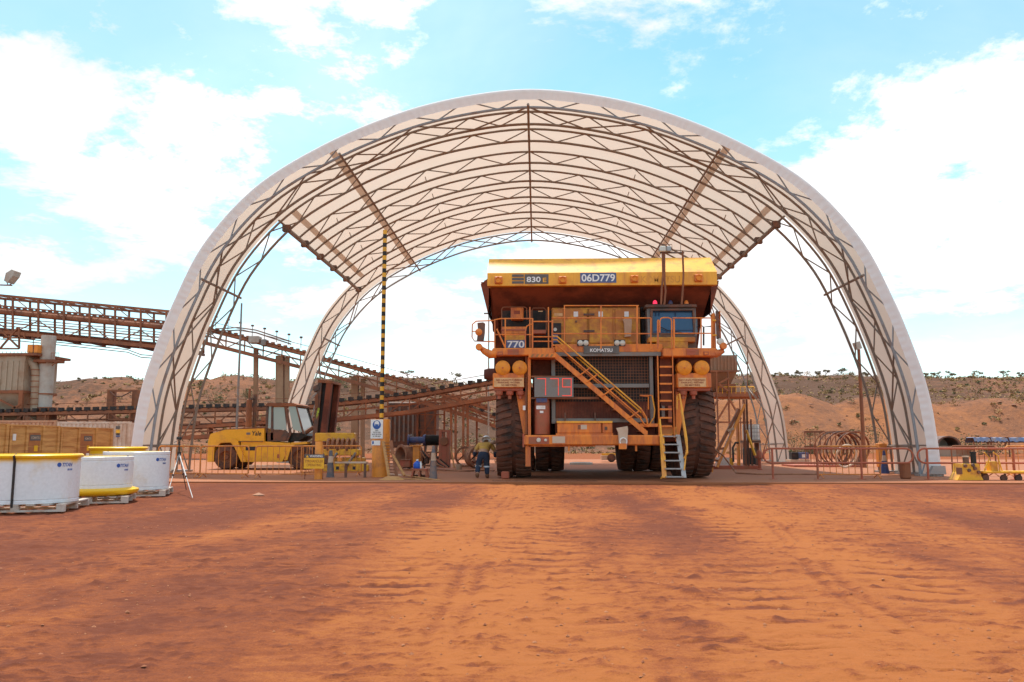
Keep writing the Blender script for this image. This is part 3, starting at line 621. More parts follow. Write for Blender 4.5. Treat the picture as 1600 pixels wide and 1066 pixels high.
# --- decks
YD = 27.0
def deck(px0, px1, pyt, pyb, nm='deck'): return PB(nm, OR, tk, px0, pyt, px1, pyb, YD, 3.4, bev=0.03)
dl = deck(769, 867, 544, 555.5); dr_ = deck(1036, 1121, 544, 557)
PB('deck_centre', OR, tk, 867.5, 538, 1035.5, 550.5, 27.35, 2.6, bev=0.02)
for px0, px1, par in ((793, 810.5, dl), (1073, 1092, dr_)):
    PB('hatch', 'red_steel', par, px0, 545.5, px1, 549.6, YD-0.03, 0.028); PB('hatch', 'red_steel', par, px0, 550.4, px1, 554.6, YD-0.03, 0.028)
for px0, par in ((777.5, dl), (1099.5, dr_)):
    f_ = PB('step_light', 'red_steel', par, px0, 549.5, px0+8, 555.2, YD-0.04, 0.038); PB('lens', OR, f_, px0+1.6, 550.9, px0+6.4, 553.9, YD-0.05, 0.009)
# outer horns at deck ends
for pts, nm in (([(750, 543), (757, 549), (766, 554), (775, 553)], 'l'), ([(1131, 548), (1124, 551), (1117, 553)], 'r')):
    MB().tube([W(a, b_, 27.1) for a, b_ in pts], [0.07, 0.11, 0.14, 0.14][:len(pts)], 8).build('lamp_arm', OR, tk, smooth=50)
for px, py in ((748.5, 542.5), (1130, 541)):
    c_ = W(px, py, 27.0); MB().lathe([(0, -0.10), (0.10, -0.10), (0.115, -0.06), (0.115, 0.08), (0.05, 0.13), (0, 0.13)], 16, 'y', c_).build('work_lamp', OR, tk, smooth=40)
# --- handrails: each rail and post is a bar of its own
def rail(p, q, Y, r=0.022, m=OR, Yb=None, par=tk): return T('handrail', m, par, [W(*p, Y), W(*q, Yb or Y)], r, 6)
def loop(pts, Y, r=0.022, m=OR, nm='handrail'): return T(nm, m, tk, [W(a, b_, Y) for a, b_ in pts], r, 6)
Yr = 27.05
for a, b_ in (((772, 500), (783, 498)), ((783, 498), (833, 498)), ((772, 523), (830, 523)), ((833, 502.5), (865, 502.5)), ((833, 526.5), (864, 526.5)), ((833, 533.5), (864, 533.5)),
              ((862, 497), (1017, 497)), ((862, 521.5), (1017, 521.5)), ((881, 477.8), (998, 477.8)), ((1051, 497), (1112, 497)), ((1051, 521), (1112, 521))): rail(a, b_, Yr)
for px, y0 in ((773, 500), (789.5, 498), (832, 498), (863, 500), (882, 478), (939, 478), (995.5, 478), (1017, 497), (1095.5, 497), (1112, 497)): rail((px, y0), (px, 545), Yr, 0.032 if px in (832, 863, 995.5) else 0.024)
rail((776, 514), (789, 543), Yr, 0.03)
loop([(821, 545), (821, 517), (823, 510), (828, 507), (832, 507)], Yr-0.03)
loop([(1028, 545), (1028, 502), (1029, 500)], Yr-0.05, 0.035); loop([(1053, 545), (1053, 501), (1052, 499)], Yr-0.05, 0.035)
loop([(1031, 520), (1031, 502), (1033, 497.5), (1037, 496.5), (1044, 496.5), (1048, 498), (1049.5, 503), (1049.5, 545)], Yr-0.09)
# --- left deck equipment
PB('equipment_back', 'black', tk, 784, 478, 862, 543, 28.9, 1.2)
cb = PB('electrical_box', OR, tk, 798, 480, 818, 498, 28.2, 0.6, bev=0.03); PB('sticker', 'ink_red', cb, 803, 485.5, 812.5, 491, 28.195, 0.004)
PB('battery_box', OR, tk, 784, 510.5, 822, 522, 27.9, 0.8, bev=0.02); PB('battery_lid', 'red_steel', tk, 783, 514.5, 823, 516.5, 27.87, 0.029)
pn = PB('panel', 'cab_yellow', tk, 790, 522.5, 821, 532, 27.55, 0.3); pb = PB('fleet_number_plate', 'plate_blue', tk, 791, 531.6, 821, 543.5, 27.5, 0.045)
x_, z_ = XZ(806, 538.2, 27.495); TEXT('lettering', '770', 'sign_white', pb, (x_, 27.497, z_), 0.235, 0.57)
loop([(784, 523), (784, 483), (786, 480.5), (790, 480), (820, 480), (823, 482), (823.5, 500)], 28.0, 0.018, 'rust_steel', 'grab_rail')
loop([(831, 523), (831, 485), (833, 481.5), (850, 481.5), (853.5, 485), (853.5, 520)], 28.0, 0.018, 'rust_steel', 'grab_rail')
for px in (828, 857): PB('post', OR, tk, px-1.2, 480, px+1.2, 544, 27.8, 0.06)
PB('shelf_box', 'red_steel', tk, 833, 515.5, 853, 521, 27.9, 0.5); PB('name_strip', 'sign_cream', tk, 841, 485.8, 848, 487.2, 27.95, 0.01)
# --- control cabinet in the middle
cc = PB('control_cabinet', 'cab_yellow', tk, 862, 481, 1001, 540, 28.2, 1.5, bev=0.02)
for a, b_ in ((863, 880), (882.5, 918), (920, 958), (961, 998)):
    dd = PB('cabinet_door', 'cab_yellow', cc, a, 482.5, b_, 536, 28.155, 0.043, bev=0.015)
    if a > 880:
        PB('sticker', 'sign_white', dd, (a+b_)/2-4, 487, (a+b_)/2+3, 495, 28.149, 0.004); PB('door_latch', 'dark_steel', dd, (a+b_)/2-1.5, 501, (a+b_)/2+1.5, 504, 28.12, 0.033)
PB('sticker', 'sign_cream', cc, 866, 489.5, 879, 494, 28.15, 0.004)
for py in (491.5, 517.5): PB('door_hinge', 'dark_steel', cc, 912, py-1.5, 929, py+1.5, 28.12, 0.033)
PB('door_post', 'rust_steel', cc, 918.6, 483, 919.6, 536, 28.12, 0.03)
bagp = [(973, 499), (986, 497.5), (987, 503), (985.5, 526), (976, 527), (975, 506)]
MB().prism([(W(a, b_, 28).x, W(a, b_, 28).z) for a, b_ in bagp], 27.92, 28.1, 'y').build('document_bag', 'cream', tk)
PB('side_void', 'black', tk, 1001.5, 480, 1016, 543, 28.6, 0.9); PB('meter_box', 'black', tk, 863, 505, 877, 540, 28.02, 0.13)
MB().lathe([(0, -0.02), (0.06, -0.02), (0.06, 0.02)], 14, 'y', W(867.5, 515, 28.0)).build('gauge', 'lens', tk)
PB('blue_sticker', 'plate_blue', tk, 864, 523, 872, 535, 28.012, 0.004)
for a, b_ in ((902, 919.5), (959.5, 977)):
    h_ = PB('lamp_housing', 'black', tk, a, 531, b_, 540.8, 27.31, 0.05)
    for k in (0, 1):
        MB().lathe([(0, -0.035), (0.05, -0.03), (0.085, -0.008), (0.092, 0.0), (0.092, 0.03)], 18, 'y', W(a+4.8+k*8.6, 536, 27.31)).build('headlamp', 'lens', h_, smooth=40)
# --- radiator grille
PB('radiator_header', 'grey_steel', tk, 866, 550.7, 1033, 556, 27.32, 0.6)
nb = PB('name_plate', 'plate_grey', tk, 912, 541, 967.5, 552.5, 27.28, 0.035); x_, z_ = XZ(939.5, 547.3, 27.275); TEXT('lettering', 'KOMATSU', 'sign_white', nb, (x_, 27.277, z_), 0.115, 0.74)
PB('radiator_core', 'black', tk, 862, 556.3, 1022, 662, 27.75, 1.0)
for x0, x1 in ((861.5, 868), (1014.5, 1022)): PB('radiator_frame', 'grey_steel', tk, x0, 556.2, x1, 662, 27.5, 0.24)
PB('radiator_crossbar', 'grey_steel', tk, 868.2, 600, 1014.3, 605.5, 27.52, 0.2); PB('radiator_crossbar', 'grey_steel', tk, 868.2, 654, 1014.3, 660, 27.52, 0.2)
gm = MB(); gx0, gx1 = W(868, 600, 27.6).x, W(1014, 600, 27.6).x; gz0, gz1 = W(900, 654, 27.6).z, W(900, 556, 27.6).z
k = 0; x_ = gx0
while x_ < gx1: gm.box(x_-0.006, x_+0.006, 27.6, 27.612, gz0, gz1); x_ += 0.096
z_ = gz0+0.05
while z_ < gz1: gm.box(gx0, gx1, 27.612, 27.624, z_-0.006, z_+0.006); z_ += 0.096
gm.build('grille_mesh', 'rust_steel', tk, kind='stuff')
for px in (883, 930): PB('guard_post', 'dark_steel', tk, px-1.2, 645, px+1.2, 660, 27.4, 0.05)
PB('shroud', 'under_red', tk, 832, 556, 861, 690, 28.0, 1.0); PB('shroud', 'under_red', tk, 1022.5, 556, 1058, 690, 28.0, 1.0)
# --- diagonal stair across the grille
Ys = 26.95
def stair_pt(t, dy=0): return (866+t*146, 553+t*126+dy)
def sgx(t, off, Y): a, b_ = stair_pt(t, off); return W(a, b_, Y)
for Yq in (Ys, Ys+0.62):
    a0, b0, a1, b1 = sgx(0, -4, Yq), sgx(0, 6, Yq), sgx(1, -5, Yq), sgx(1, 5, Yq)
    MB().add([a0, b0, b1, a1]+[v+Vector((0, 0.05, 0)) for v in (a0, b0, b1, a1)], [(0,1,2,3),(7,6,5,4),(0,4,5,1),(1,5,6,2),(2,6,7,3),(3,7,4,0)]).build('stair_stringer', OR, tk)
for k in range(11):
    p = sgx((k+0.6)/11.3, 2.5, Ys+0.05); B('stair_tread', 'rust_steel', tk, p.x-0.12, p.x+0.12, Ys+0.052, Ys+0.618, p.z-0.02, p.z+0.02)
PB('stair_landing', OR, tk, 826, 552.5, 868, 558.5, 26.75, 0.9)
mat('hazard', (0.34, 0.17, 0.06), 0.6)
for k in range(5): 
    a = 829+k*7.5; MB().add([W(a, 558, 26.745), W(a+3.4, 558, 26.745), W(a+6, 553.5, 26.745), W(a+2.6, 553.5, 26.745)], [(0,1,2,3)]).build('hazard_stripe', 'hazard', tk)
for off, Yq, m_ in ((-31, Ys-0.02, YE), (-25.5, Ys+0.66, YE), (-17, Ys-0.02, OR), (-13, Ys+0.66, OR)):
    T('stair_handrail', m_, tk, [sgx(-0.02, off+6, Yq), sgx(0.03, off, Yq), sgx(0.93, off, Yq)], 0.026, 6)
for t in (0.30, 0.38, 0.55, 0.83):
    T('stair_post', OR, tk, [sgx(t-0.035, 1, Ys-0.02), sgx(t+0.09, -28, Ys-0.02)], 0.026, 6)
for Yq, o2 in ((Ys-0.02, 0), (Ys+0.66, 4)): T('stair_handrail', OR, tk, [sgx(0.93, -31+o2, Yq), sgx(0.985, -25+o2, Yq), sgx(1.0, -16+o2, Yq), sgx(0.97, -11+o2, Yq), sgx(0.92, -15+o2, Yq)], 0.026, 6)
loop([(1013, 640), (1013, 620), (1000, 618)], 27.2); loop([(1019, 618), (1023, 640), (1022, 652), (1012, 668)], 27.2, 0.024, YE); loop([(1000, 618), (1019, 618)], 27.2)
# --- lower ledge beside the stairs
PB('ledge', OR, tk, 1000, 662, 1028, 667, 27.0, 0.7)
# --- left post, LED board, tank
PB('front_post', OR, tk, 824.5, 558, 829.5, 680, 27.15, 0.16); PB('front_post', 'rust_steel', tk, 820.8, 556, 823.6, 678, 27.25, 0.08)
lb_ = PB('number_board', 'grey_steel', tk, 835, 590, 896, 620.5, 27.05, 0.10)
for p0, p1 in (((830, 587.3), (900, 589.6)), ((830, 621), (936, 623.2))): PB('board_rail', 'rust_steel', tk, *p0, *p1, 27.12, 0.06)
def seg7(px, w_, segs):
    yt, ym, yb_ = 591.8, 604.8, 618.4
    D = {'a': ((px, yt), (px+w_, yt)), 'b': ((px+w_, yt+1), (px+w_, ym-1)), 'c': ((px+w_, ym+1), (px+w_, yb_-1)), 'd': ((px, yb_), (px+w_, yb_)), 'f': ((px, yt+1), (px, ym-1)), 'g': ((px, ym), (px+w_, ym))}
    for s_ in segs:
        (a, b_), (c_, d_) = D[s_]; PB('led_segment', 'led_red', lb_, min(a, c_)-0.55, min(b_, d_)-0.55, max(a, c_)+0.55, max(b_, d_)+0.55, 27.035, 0.013)
seg7(840, 12.5, 'abc'); seg7(860, 12.5, 'abc'); seg7(879, 13.5, 'abcdfg')
tkc = W(847, 650, 27.35); MB().lathe([(0, 0), (0.24, 0), (0.25, 0.04), (0.25, 1.05), (0.22, 1.17), (0.1, 1.22), (0, 1.22)], 22, 'z', (tkc.x, 27.35, W(847, 679, 27.35).z)).build('suppression_tank', 'red_steel', tk, smooth=40)
PB('tank_strap', 'blue_paint', tk, 838, 622.5, 855, 629, 27.06, 0.06); PB('tank_label', 'sign_white', tk, 838, 634, 852, 639.5, 27.085, 0.008); PB('tank_label', 'sign_white', tk, 843.5, 642, 849, 645.5, 27.085, 0.008)
# --- lamp boxes over the tyres
for side_, px0, px1, dl_, sg0, sg1 in (('l', 770, 819, (785.5, 812), 772, 818.5), ('r', 1057, 1112, (1069.3, 1096.8), 1060, 1103.5)):
    bx_ = PB('lamp_box', OR, tk, px0, 583, px1, 606, 27.1, 0.9, bev=0.03); PB('lamp_box_back', 'under_red', tk, px0+2, 557.2, px1-2, 583, 27.5, 0.7)
    for cx_ in dl_:
        c_ = W(cx_, 575, 27.1); MB().lathe([(0, -0.06), (0.20, -0.05), (0.245, -0.01), (0.25, 0.05), (0.25, 0.30)], 28, 'y', c_).build('lamp_cover', 'lamp_cover', tk, smooth=40)
        MB().lathe([(0, -0.085), (0.03, -0.08), (0.035, -0.055)], 8, 'y', c_).build('cover_knob', OR, tk)
    sp = PB('warning_sign', 'sign_cream', bx_, sg0, 590.6, sg1, 604.6, 27.07, 0.028)
    for k, s_ in enumerate(('NO UNAUTHORISED', 'PARKING WITHIN', '50 METRES')):
        x_, z_ = XZ((sg0+sg1)/2, 594+k*3.9, 27.065); TEXT('lettering', s_, 'ink_red', sp, (x_, 27.068, z_), 0.058, (0.84, 0.72, 0.5)[k])
    PB('box_skirt', 'red_steel', tk, px0+2, 606.3, px1-2, 610.5, 27.2, 0.7)
    for k in range(3 if side_ == 'l' else 2):
        c_ = W(px0+10+k*16.5, 616, 27.3); MB().lathe([(0, -0.16), (0.06, -0.16), (0.06, -0.05), (0.12, -0.02), (0.13, 0.10), (0, 0.10)], 14, 'z', c_).build('isolator', 'red_steel', tk, smooth=40)
MB().lathe([(0, -0.25), (0.16, -0.25), (0.2, -0.1), (0.2, 0.3), (0, 0.3)], 16, 'x', W(768, 585, 27.9)).build('air_cleaner', 'under_red', tk, smooth=40)
MB().prism([(W(806, 612, 27.4).x, W(806, 612, 27.4).z), (W(823, 612, 27.4).x, W(823, 612, 27.4).z), (W(823, 682, 27.4).x, W(823, 682, 27.4).z), (W(818, 682, 27.4).x, W(818, 682, 27.4).z)], 27.4, 27.55, 'y').build('gusset_plate', OR, tk)
MB().prism([(W(1056, 612, 27.4).x, W(1056, 612, 27.4).z), (W(1074, 612, 27.4).x, W(1074, 612, 27.4).z), (W(1060, 690, 27.4).x, W(1060, 690, 27.4).z), (W(1056, 690, 27.4).x, W(1056, 690, 27.4).z)], 27.4, 27.55, 'y').build('gusset_plate', OR, tk)
PB('card', 'sign_white', tk, 817, 634, 821, 641, 27.2, 0.02)
# --- bumper and what sits on it
bu = PB('bumper', OR, tk, 819, 680, 1036, 696, 26.75, 1.3, bev=0.04); PB('bumper_step', OR, bu, 826, 696.2, 930, 698, 26.9, 0.9)
PB('bumper_end', 'red_steel', bu, 816.5, 678, 819.2, 699, 26.8, 0.8); PB('recess', 'red_steel', bu, 826, 683, 858, 694, 26.742, 0.006)
PB('worn_sticker', 'cream', bu, 863, 682, 883, 692.5, 26.742, 0.006)
for px, r_ in ((841.5, 0.075), (852.5, 0.05)):
    MB().lathe([(0, -0.045), (r_*0.8, -0.04), (r_, -0.01), (r_, 0.05)], 18, 'y', W(px, 688, 26.74)).build('bumper_lamp', 'lens', bu, smooth=40)
PB('bumper_leg', OR, bu, 821, 696.3, 829, 729, 26.9, 0.18)
for px in (889, 994): PB('tie_lug', OR, bu, px-1.6, 696.2, px+1.6, 705, 26.85, 0.1)
tb_ = PB('tool_box', OR, tk, 871, 661, 940, 677, 26.85, 0.7, bev=0.02); PB('tool_box_lid', YE, tb_, 870, 658, 957, 661, 26.82, 0.74); PB('tool_box', OR, tk, 941, 661, 957, 677, 26.86, 0.7, bev=0.02)
PB('tool_box_base', OR, tk, 869, 677.2, 958, 679.9, 26.84, 0.74); PB('sticker', 'rust_steel', tb_, 903, 664, 907, 671, 26.843, 0.005); PB('sticker', 'cream', tb_, 907.5, 664, 917, 671, 26.843, 0.005)
PB('latch', 'dark_steel', tb_, 945, 667, 949, 672, 26.83, 0.02)
hp = [(963, 669), (980, 666), (981, 671), (979, 701), (968, 701.5), (966, 676)]
MB().prism([(W(a, b_, 26.6).x, W(a, b_, 26.6).z) for a, b_ in hp], 26.52, 26.74, 'y').build('hanging_sack', 'cream', tk)
T('shackle', 'white', tk, arc(W(974, 690, 26.48), 0.11, 0, math.pi*2, 16), 0.022, 6); PB('tow_lug', OR, tk, 967, 693, 979, 702, 26.44, 0.07)
# --- ladder up the right side and fold-down steps
for px in (1029, 1052.5): PB('ladder_rail', OR, tk, px-2.2, 556, px+2.2, 684, 26.98, 0.12)
for k in range(9): PB('ladder_rung', OR, tk, 1031.3, 571.8+k*13.3, 1050.2, 574.4+k*13.3, 27.0, 0.16)
PB('ladder_back', 'under_red', tk, 1031, 560, 1051, 684, 27.7, 0.1); PB('ladder_plate', 'cab_yellow', tk, 1034, 667, 1058, 679, 27.1, 0.05)
for px, py, w_, h_, m_ in ((1034, 634, 5, 20, 'grey_steel'), (1044, 634, 6, 26, 'red_steel'), (1036, 664, 12, 16, 'red_steel')): PB('valve_block', m_, tk, px, py, px+w_, py+h_, 27.4, 0.2)
lad = {}
def LP(px, py, t): return W(px, py, 26.75-0.75*t)
for nm, (pa, pb_), m_ in (('step_stringer', ((1034, 680), (1038, 747)), YE), ('step_stringer', ((1059, 680), (1069, 747)), 'galv')):
    MB().bar(LP(*pa, 0), LP(*pb_, 1), 0.05, 0.14, up=(1, 0, 0)).build(nm, m_, tk)
for k in range(6):
    t = (k+0.15)/5.3; a = LP(1034+4*t, 680+67*t, t); c_ = LP(1059+10*t, 680+67*t, t); B('step_tread', 'galv', tk, a.x+0.03, c_.x-0.03, a.y-0.11, a.y+0.11, a.z-0.02, a.z+0.02)
for a, c_ in (((1031, 655), (1039, 740)), ((1062, 617), (1075, 708))):
    T('step_handrail', YE, tk, [W(a[0]-2, a[1]+8, 26.8), W(a[0], a[1], 26.7), W(c_[0]-2, c_[1]-22, 26.3), W(c_[0]-1, c_[1], 26.1), W(c_[0]-6, c_[1]+8, 26.2)], 0.03, 6)
T('step_handrail', YE, tk, [W(1058, 640, 26.9), W(1058, 618, 26.9), W(1062, 616, 26.7)], 0.026, 6); T('step_handrail', YE, tk, [W(1064, 640, 26.8), W(1073, 700, 26.3), W(1069, 735, 26.1)], 0.024, 6)
# --- cab
cabx0, cabx1 = W(1011, 500, 27.9).x, W(1087, 500, 27.9).x; cz0, cz1 = W(1050, 546, 27.9).z, W(1050, 478, 27.9).z
cab = MB().prism([(27.9, cz0), (27.75, cz0+0.45), (27.9, cz1), (29.8, cz1), (29.8, cz0)], cabx0, cabx1, 'x').build('cab', 'grey_steel', tk)
PB('cab_roof', 'dark_steel', tk, 1008, 475.5, 1089, 480.5, 27.75, 2.2, bev=0.03)
MB().add([W(1020, 521, 27.74), W(1083, 521, 27.74), W(1083, 484.5, 27.86), W(1020, 484.5, 27.86)], [(0, 1, 2, 3)]).build('windscreen', 'cab_glass', cab)
for p0, p1 in (((1017, 482.5), (1086, 485)), ((1017, 520.5), (1086, 523)), ((1016.5, 485.1), (1020.5, 520.4)), ((1082.5, 485.1), (1086, 520.4))): PB('window_frame', 'dark_steel', cab, *p0, *p1, 27.72, 0.12)
PB('cab_front', 'cab_yellow', tk, 1013, 527, 1087, 534.5, 27.5, 0.4, bev=0.02); PB('cab_front', 'cab_yellow', tk, 1026, 534.6, 1075, 543.6, 27.5, 0.4)
T('wiper', 'black', cab, [W(1029, 510, 27.68), W(1045, 517, 27.68), W(1065, 519.5, 27.68)], 0.015, 5)
PB('cab_side_window', 'cab_glass', tk, 1088, 498, 1090, 522, 28.2, 1.0)
for px, m_ in ((1023.5, 'beacon_red'), (1047.5, 'blue_paint'), (1072.5, OR)):
    c_ = W(px, 475.5, 27.85); be = MB().lathe([(0.075, 0), (0.075, 0.05), (0.06, 0.10), (0.03, 0.135), (0, 0.14)], 14, 'z', c_).build('beacon', m_, tk, smooth=60); MB().lathe([(0.085, -0.05), (0.085, 0.0), (0, 0.0)], 14, 'z', c_).build('beacon_base', 'black', be)
for pts in (((1033, 476), (1034, 450), (1036, 432), (1035, 392)), ((1038, 476), (1040, 455), (1038.5, 440), (1038, 393)), ((1065, 476), (1067, 450), (1068, 430), (1066.5, 393))):
    T('antenna_mast', 'rust_steel', tk, [W(a, b_, 27.2) for a, b_ in pts], 0.035, 6)
T('mast_bar', 'dark_steel', tk, [W(1031, 395, 27.2), W(1069, 395, 27.2)], 0.03, 6)
for px0, px1, m_ in ((1031, 1041, 'lens'), (1041.5, 1049, 'galv')): PB('floodlight', m_, tk, px0, 384, px1, 393, 27.1, 0.3, bev=0.03)
T('mast_guard', 'dark_steel', tk, [W(1030, 394, 27.15), W(1030, 382, 27.15), W(1050, 382, 27.15), W(1050, 394, 27.15)], 0.012, 5); T('whip_antenna', 'dark_steel', tk, [W(1063.5, 395, 27.2), W(1063.5, 381, 27.2)], 0.01, 5)
# --- mirrors
T('mirror_bracket', OR, tk, [W(772, 501, 27.1), W(744, 502, 27.1), W(738, 507, 27.1), W(737.5, 527, 27.1), W(741, 533, 27.1), W(772, 534, 27.1)], 0.022, 6)
mr_ = MB().prism([(W(a, b_, 27).x, W(a, b_, 27).z) for a, b_ in ((746, 505), (755, 504), (758, 506), (757.5, 520), (756, 532), (745, 533), (747, 518))], 26.95, 27.07, 'y').build('mirror', 'dark_steel', tk)
MB().lathe([(0, -0.05), (0.07, -0.04), (0.12, 0.0)], 12, 'y', W(748, 519, 26.93)).build('mirror_spot', OR, mr_, smooth=50); T('bracket_bar', OR, tk, [W(738, 518, 27.05), W(755, 518, 27.05)], 0.018, 5)
PB('mirror_post', OR, tk, 1112.5, 489, 1119.5, 545, 27.2, 0.25, bev=0.03)
mr2 = PB('mirror', 'dark_steel', tk, 1118.5, 485, 1124.5, 530, 27.05, 0.10, bev=0.03); PB('mirror_frame', OR, mr2, 1125, 485.5, 1126.8, 528, 27.0, 0.2)
for py in (501, 524): T('mirror_arm', YE, tk, [W(1112, py, 27.1), W(1123, py, 27.1)], 0.03, 6)
T('side_handrail', 'black', tk, [W(1088, 512, 28.4), W(1095, 508, 28.0), W(1099, 511, 27.8), W(1099, 540, 27.8)], 0.02, 5); T('side_handrail', 'black', tk, [W(1100, 540, 28), W(1100, 511, 28), W(1111, 510, 28)], 0.02, 5)
MB().lathe([(0, -0.06), (0.1, -0.05), (0.12, 0.0), (0.12, 0.05)], 14, 'y', W(1126, 534, 27.0)).build('work_lamp', 'lens', tk, smooth=40)
# --- chassis
B('chassis', 'under_red', tk, 0.9, 4.2, 27.6, 37.5, 1.15, 2.6); B('axle', 'under_red', tk, -0.2, 5.3, 28.9, 29.9, 1.35, 2.15); B('rear_axle', 'under_red', tk, -0.4, 5.5, 34.7, 36.3, 1.2, 2.5); B('hull', 'black', tk, 0.2, 4.9, 29.9, 31.0, 2.0, 4.2)
# --- tyres
TR = 1.79
def tyre_prof(w_): return [(0.75, -w_*0.40), (0.82, -w_*0.46), (1.20, -w_*0.50), (1.55, -w_*0.495), (1.66, -w_*0.47), (1.715, -w_*0.42), (1.725, 0), (1.715, w_*0.42), (1.66, w_*0.47), (1.55, w_*0.495), (1.20, w_*0.50), (0.82, w_*0.46), (0.75, w_*0.40)]
def lug_mesh(w_, sgn):
    me_ = MB(); a, b_ = 0.06*sgn, 0.485*w_*sgn; v = []
    for r_, sh in ((1.70, 0.0), (TR, 0.012)):
        for x_, y0_, y1_ in ((a, 0.02+sh, 0.17-sh), (a+(b_-a)*0.55, -0.05+sh, 0.12-sh), (b_, -0.14+sh, 0.06-sh)):
            rr = r_ if abs(x_) < 0.45*w_ else r_-0.05
            v += [(x_, y0_, rr), (x_, y1_, rr)]
    f = [(0, 1, 3, 2), (2, 3, 5, 4), (6, 8, 9, 7), (8, 10, 11, 9), (0, 2, 8, 6), (2, 4, 10, 8), (1, 7, 9, 3), (3, 9, 11, 5), (0, 6, 7, 1), (4, 5, 11, 10)]
    me_.add(v, f); m = bpy.data.meshes.new('lug'); m.from_pydata(me_.v, [], me_.f); fix_normals(m); m.materials.append(MATS['rubber']); return m
def wheel(xc, yc, w_=1.2, lugs=True):
    o = MB().lathe(tyre_prof(w_), 64, 'x', (xc, yc, TR+0.045)).build('tyre', 'rubber', tk, smooth=35)
    MB().lathe([(0.0, -0.25), (0.35, -0.25), (0.45, -0.1), (0.70, -0.15), (0.78, -w_*0.42), (0.80, -w_*0.42), (0.80, w_*0.42), (0.70, 0.2), (0, 0.2)], 32, 'x', (xc, yc, TR+0.045)).build('rim', 'rust_steel', o, smooth=35)
    base = Vector((xc, yc, TR+0.045))-ORG[tk.name]
    if lugs:
        for sgn in (-1, 1):
            lm = lug_mesh(w_, sgn)
            for k in range(44):
                a = 2*math.pi*(k+0.5*(sgn > 0))/44
                l_ = link('tread_lug', lm, o); l_.location = base; l_.rotation_euler = (a, 0, 0)
    else:
        mb_ = MB()
        for sgn in (-1, 1):
            lm = lug_mesh(w_, sgn)
            for k in range(44):
                q = Matrix.Rotation(2*math.pi*(k+0.5*(sgn > 0))/44, 3, 'X'); mb_.add([q @ v.co+base+ORG[tk.name] for v in lm.vertices], [tuple(p.vertices) for p in lm.polygons])
        mb_.build('tread', 'rubber', o, kind='stuff')
wheel(-0.49, 29.3); wheel(5.62, 29.3)
for xc in (-0.42, 0.83, 4.33, 5.58): wheel(xc, 35.5, lugs=False)
ck = PB('wheel_chock', 'red_steel', None, 783, 737, 795.5, 748.3, 27.9, 0.35, bev=0.03); tag(ck, 'small red wheel chock against the front tyre beside the worker', 'wheel chock')
# ================================================================ WHEEL RIMS ON PALLETS
def pallet(name_label, cx, cy, sz, rz=0.0):
    p = local(thing('pallet', name_label, 'pallet', (cx, cy, 0.0), 'pallets under the wheel rims', rz)); h = sz/2
    for k in range(3): B('runner', 'pallet_white', p, -h, h, -h+k*(sz-0.1)/2, -h+k*(sz-0.1)/2+0.1, 0.015, 0.05)
    for k in range(3):
        for j in range(3): B('block', 'pallet_white', p, -h+k*(sz-0.14)/2+0.002, -h+k*(sz-0.14)/2+0.138, -h+j*(sz-0.1)/2+0.003, -h+j*(sz-0.1)/2+0.097, 0.0505, 0.125)
    n_ = 7
    for k in range(n_): B('deck_board', 'pallet_white', p, -h+k*(sz-0.14)/(n_-1), -h+k*(sz-0.14)/(n_-1)+0.13, -h, h, 0.1255, 0.15)
    return p
def TEXTCYL(name, s, m, parent, c, r, ang, z, height, width):
    cu = bpy.data.curves.new('t', 'FONT'); cu.body = s; cu.align_x = 'CENTER'; cu.align_y = 'CENTER'; cu.offset = 0.02; cu.shear = 0.25
    to = bpy.data.objects.new('t', cu); C.objects.link(to); bpy.context.view_layer.update()
    me = bpy.data.meshes.new_from_object(to.evaluated_get(bpy.context.evaluated_depsgraph_get())); bpy.data.objects.remove(to)
    co_ = np.array([v.co[:] for v in me.vertices]); mn, mx_ = co_.min(0), co_.max(0); o_ = ORG.get(parent.name, Vector())
    for v in me.vertices:
        u = (v.co.x-(mn[0]+mx_[0])/2)/(mx_[0]-mn[0])*width; h = (v.co.y-(mn[1]+mx_[1])/2)/(mx_[1]-mn[1])*height; a = ang+u/r
        v.co = Vector((c[0]+(r+0.004)*math.cos(a), c[1]+(r+0.004)*math.sin(a), z+h))-o_
    me.materials.clear(); me.materials.append(MATS[m]); me.name = name; return link(name, me, parent)
mat('logo_blue', (0.03, 0.10, 0.40), 0.5)
def fade_mat():
    m = MATS['rim_white'].copy(); m.name = 'rim_white_overspray'; t = m.node_tree; n = t.nodes; l = t.links; b = n['Principled BSDF']
    src = b.inputs['Base Color'].links[0].from_socket
    g = n.new('ShaderNodeNewGeometry'); sp = n.new('ShaderNodeSeparateXYZ'); l.new(g.outputs['Position'], sp.inputs[0])
    nz = n.new('ShaderNodeTexNoise'); nz.inputs['Scale'].default_value = 4; l.new(g.outputs['Position'], nz.inputs['Vector'])
    ad = n.new('ShaderNodeMath'); ad.operation = 'MULTIPLY_ADD'; l.new(nz.outputs[0], ad.inputs[0]); ad.inputs[1].default_value = 0.10; l.new(sp.outputs[2], ad.inputs[2])
    mr = n.new('ShaderNodeMapRange'); mr.interpolation_type = 'SMOOTHSTEP'; mr.inputs['From Min'].default_value = 0.90; mr.inputs['From Max'].default_value = 1.03; l.new(ad.outputs[0], mr.inputs['Value'])
    mx = n.new('ShaderNodeMix'); mx.data_type = 'RGBA'; l.new(mr.outputs[0], mx.inputs['Factor']); l.new(src, mx.inputs[6]); mx.inputs[7].default_value = (0.86, 0.50, 0.012, 1)
    l.new(mx.outputs[2], b.inputs['Base Color']); MATS['rim_white_overspray'] = m
fade_mat()
